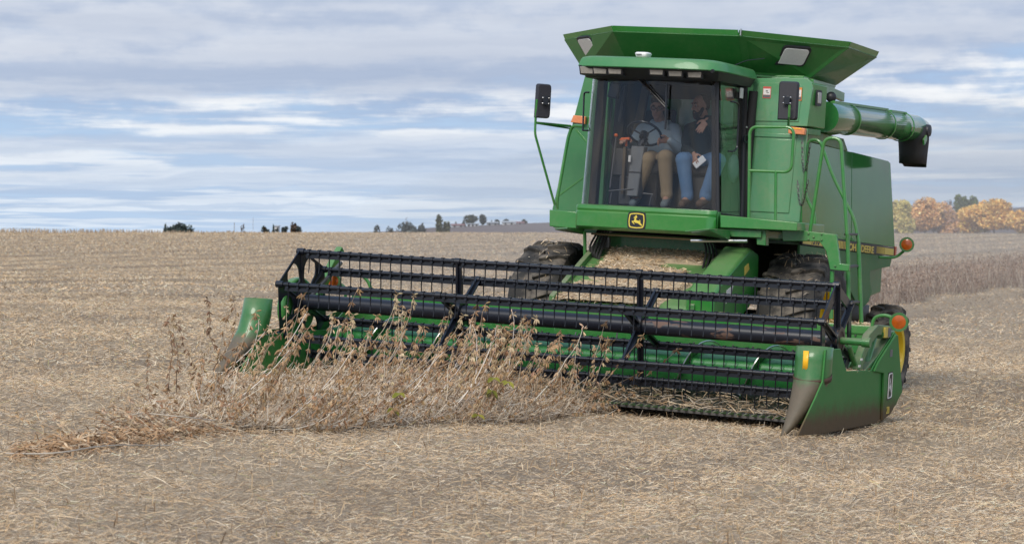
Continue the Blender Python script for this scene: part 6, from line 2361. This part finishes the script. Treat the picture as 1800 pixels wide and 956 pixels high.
house('farm_shed', 'grey farm shed right of the tall oval tree', 866, 20, 390, 392, 395.5, wall_g, roof_g)
house('farm_shed', 'long pale shed with pale roof between two dark trees', 894, 22, 388.5, 391.5, 394.5, wall_w, roof_g, 2)
house('farm_shed', 'red-roofed shed furthest right in the farmstead', 914, 14, 389.5, 392.5, 394, wall_w, roof_r, 1)
house('farm_house', 'white house half hidden in the farmstead row on the left skyline', 491, 6, 396, 398, 402, wall_w, roof_g, 1)
for (px, top, lab) in ((412, 391, 'thicker utility pole on the left skyline'), (445, 382, 'thin tall mast on the left skyline')):
    p = far(px, 403, 760)
    zb_ = float(terrain(p.x, 760))
    zt_ = CAM_Z - (top - 403) / FPX * 760
    o = MB().tube([(p.x, 760, zb_), (p.x, 760, zt_)], .10 if px == 412 else .05, 8).build('utility_pole', simple('weathered_pole', (.25, .24, .24), .8, 0, 0, .1, 3))
    tagp(o, lab, 'pole')

# autumn bushes and trees along the right-hand field edge
ORG = [(.84, .50, .20), (.76, .43, .18), (.88, .58, .25), (.62, .40, .20)]
YEL = [(0.92, 0.566, 0.153), (0.85, 0.484, 0.13), (0.92, 0.661, 0.236), (0.684, 0.437, 0.153)]
YGR = [(0.59, 0.496, 0.177), (0.684, 0.555, 0.201), (0.472, 0.437, 0.153)]
GRNT = [(.12, .17, .065), (.15, .20, .075), (.10, .14, .06)]
PNK = [(0.543, 0.366, 0.271), (0.496, 0.33, 0.271), (0.614, 0.425, 0.319)]
rt = dict(n=7500, leaf=.20, cat='shrub', gap=.42)
tree('autumn_shrub', 'yellow-green shrub directly right of the combine body', 1580, 350, 56, 285, YGR, 41, 'bush', **rt)
tree('autumn_shrub', 'large orange shrub left in the autumn hedge', 1625, 350, 96, 300, ORG, 42, 'bush', **rt)
tree('autumn_shrub', 'orange-brown shrub right of the large orange one', 1668, 357, 74, 300, ORG + PNK, 43, 'bush', **rt)
tree('autumn_shrub', 'pinkish bare-looking shrub between the orange and the yellow shrubs', 1700, 366, 56, 305, PNK, 44, 'bush', n=4000, leaf=.18, cat='shrub', gap=.3)
tree('autumn_shrub', 'big yellow-orange shrub on the right of the hedge', 1748, 354, 132, 290, YEL, 45, 'bush', n=11000, leaf=.20, cat='shrub', gap=.42)
tree('autumn_shrub', 'yellow-orange shrub cut by the right edge of the photo', 1808, 366, 84, 285, YEL, 46, 'bush', **rt)
tree('dense_tree', 'left green tree standing behind the yellow shrubs', 1694, 343, 30, 345, GRNT, 47, 'round', 2600, .24)
tree('dense_tree', 'right green tree standing behind the yellow shrubs', 1714, 344, 34, 345, GRNT, 48, 'round', 2600, .24)
tree('dense_tree', 'small green tree top showing over the yellow shrub', 1748, 351, 26, 345, GRNT, 49, 'round', 1600, .24)
tree('bare_tree', 'thin grey treetop showing above the orange shrubs', 1672, 350, 40, 350, [(.2, .17, .16)], 50, 'bare', 500, .2)
# the hedge goes on to the right: it shows as reflections in the side shields
hedge = [o for o in sc.objects if o.name.startswith('autumn_shrub')]
HL = ['yellow shrub reflected in the side shield, nearest its front', 'orange shrub reflected in the side shield', 'tall yellow shrub reflected in the middle of the side shield', 'orange shrub reflected beside the handrail',
      'yellow shrub reflected near the rear of the shield', 'low orange shrub reflected at the rear of the shield', 'yellow-green shrub reflected in the unloading tube', 'orange shrub reflected under the unloading tube']
for k, (x, y, s_) in enumerate(((73, 121, 1.15), (69, 110, .9), (71, 102, 1.1), (77, 108, 1.2), (86, 114, 1.3), (79, 99, .95), (66, 121, 1.0), (92, 108, 1.2))):
    srcs = hedge[(k * 2 + 1) % len(hedge)]
    r2 = srcs.copy(); col.objects.link(r2)
    r2.location = (x, y, float(terrain(x, y)))
    r2.scale = (s_ * .8, s_ * .8, s_ * 1.1)
    r2['label'] = HL[k]
    r2['group'] = 'autumn shrubs continuing the hedge to the right'
    for c in srcs.children:
        c2_ = c.copy(); col.objects.link(c2_); c2_.parent = r2

# standing beans on the right: an uncut strip running away along the machine's heading
n = 16000
t_ = -4 + 134 * RNG.uniform(0, 1, n) ** 1.5
s_ = RNG.uniform(0, 1, n) ** 1.3 * 5.5
bx, by = 9.6, 61.0
ux_, uy_ = .406, .914
x = bx + t_ * ux_ - s_ * uy_ + .25 * np.sin(t_ * .9); y = by + t_ * uy_ + s_ * ux_
hh = (.66 + .10 * np.sin(t_ * 1.7) * np.sin(t_ * .63 + 1) + RNG.normal(0, .07, n))
zz = terrain(x, y)
fr_ = RNG.uniform(0, 1, n)
d = np.stack([RNG.normal(0, .30, n), RNG.normal(0, .3, n), np.ones(n)], 1)
L_ = hh * RNG.uniform(.35, 1.0, n)
pal = np.array([(.36, .28, .22), (.28, .205, .155), (.44, .37, .30), (.22, .155, .12)])
ribbons('standing_soybeans', np.stack([x, y, zz + L_ * .5], 1), d, L_, RNG.uniform(.010, .022, n), pick(n, pal, np.array([.3, .3, .2, .2]), .2), plant_m, .05,
        np.tile(np.array([[.3, -1., 0.1]]), (n, 1)) + RNG.normal(0, .3, (n, 3)), label='uncut soybeans standing in a strip beyond the combine on the right')
n = 42000
t_ = -4 + 134 * RNG.uniform(0, 1, n) ** 1.5
s_ = RNG.uniform(0, 1, n) ** 1.6 * 5.5
x = bx + t_ * ux_ - s_ * uy_ + .25 * np.sin(t_ * .9); y = by + t_ * uy_ + s_ * ux_
hh = (.68 + .12 * np.sin(t_ * 1.7) * np.sin(t_ * .63 + 1) + RNG.normal(0, .06, n))
z = terrain(x, y) + hh * RNG.uniform(0, 1, n) ** .75
d = RNG.normal(0, 1, (n, 3)); d[:, 2] -= .5
pal = np.array([(.25, .165, .115), (.31, .22, .16), (.19, .125, .09), (.38, .29, .22)])
ribbons('standing_soybeans', np.stack([x, y, z], 1), d, RNG.uniform(.05, .11, n), RNG.uniform(.018, .038, n), pick(n, pal, np.array([.3, .3, .2, .2]), .2), plant_m, .1,
        label='pods and leaves of the uncut soybeans on the right', segs=1)
# ragged row of standing stalks along the skyline at the far left
n = 1500
x = RNG.uniform(-66, -12, n); y = RNG.uniform(236, 250, n)
keep = RNG.uniform(0, 1, n) < np.clip((-16 - x) / 30, .10, 1)
x, y = x[keep], y[keep]; n = len(x)
L_ = RNG.uniform(.25, .60, n) * np.clip((-10 - x) / 38, .35, 1)
d = np.stack([RNG.normal(0, .16, n), RNG.normal(0, .2, n), np.ones(n)], 1)
ribbons('corn_stalks', np.stack([x, y, terrain(x, y) + L_ * .45], 1), d, L_, RNG.uniform(.04, .08, n), pick(n, np.array([(.34, .27, .20), (.28, .22, .17), (.42, .35, .27)]), np.array([.4, .4, .2]), .2), plant_m, .05,
        np.tile(np.array([[0, -1., .1]]), (n, 1)), label='ragged row of dry stalks on the left skyline')

# dust stirred up behind the machine
dm_ = bpy.data.materials.new('dust_cloud')
dm_.use_nodes = True
dm_.node_tree.nodes.clear()
t = NT(dm_.node_tree)
pv = t.n('ShaderNodeVolumePrincipled', {'Color': (.95, .87, .79, 1), 'Density': .0046, 'Anisotropy': .2})
ou = t.n('ShaderNodeOutputMaterial')
t.link(pv.outputs[0], ou.inputs['Volume'])
du = MB().ball((0, 0, 0), 1, 0, 40)
dust_o = du.build('dust_cloud', dm_, None, 180)
dust_o.scale = (30, 62, 5.0)
dust_o.location = (27, 92, 1.0)
dust_o.rotation_euler = (0, 0, R(-14))
dust_o['kind'] = 'stuff'
dust_o['label'] = 'thin pale dust hanging behind the combine on the right'
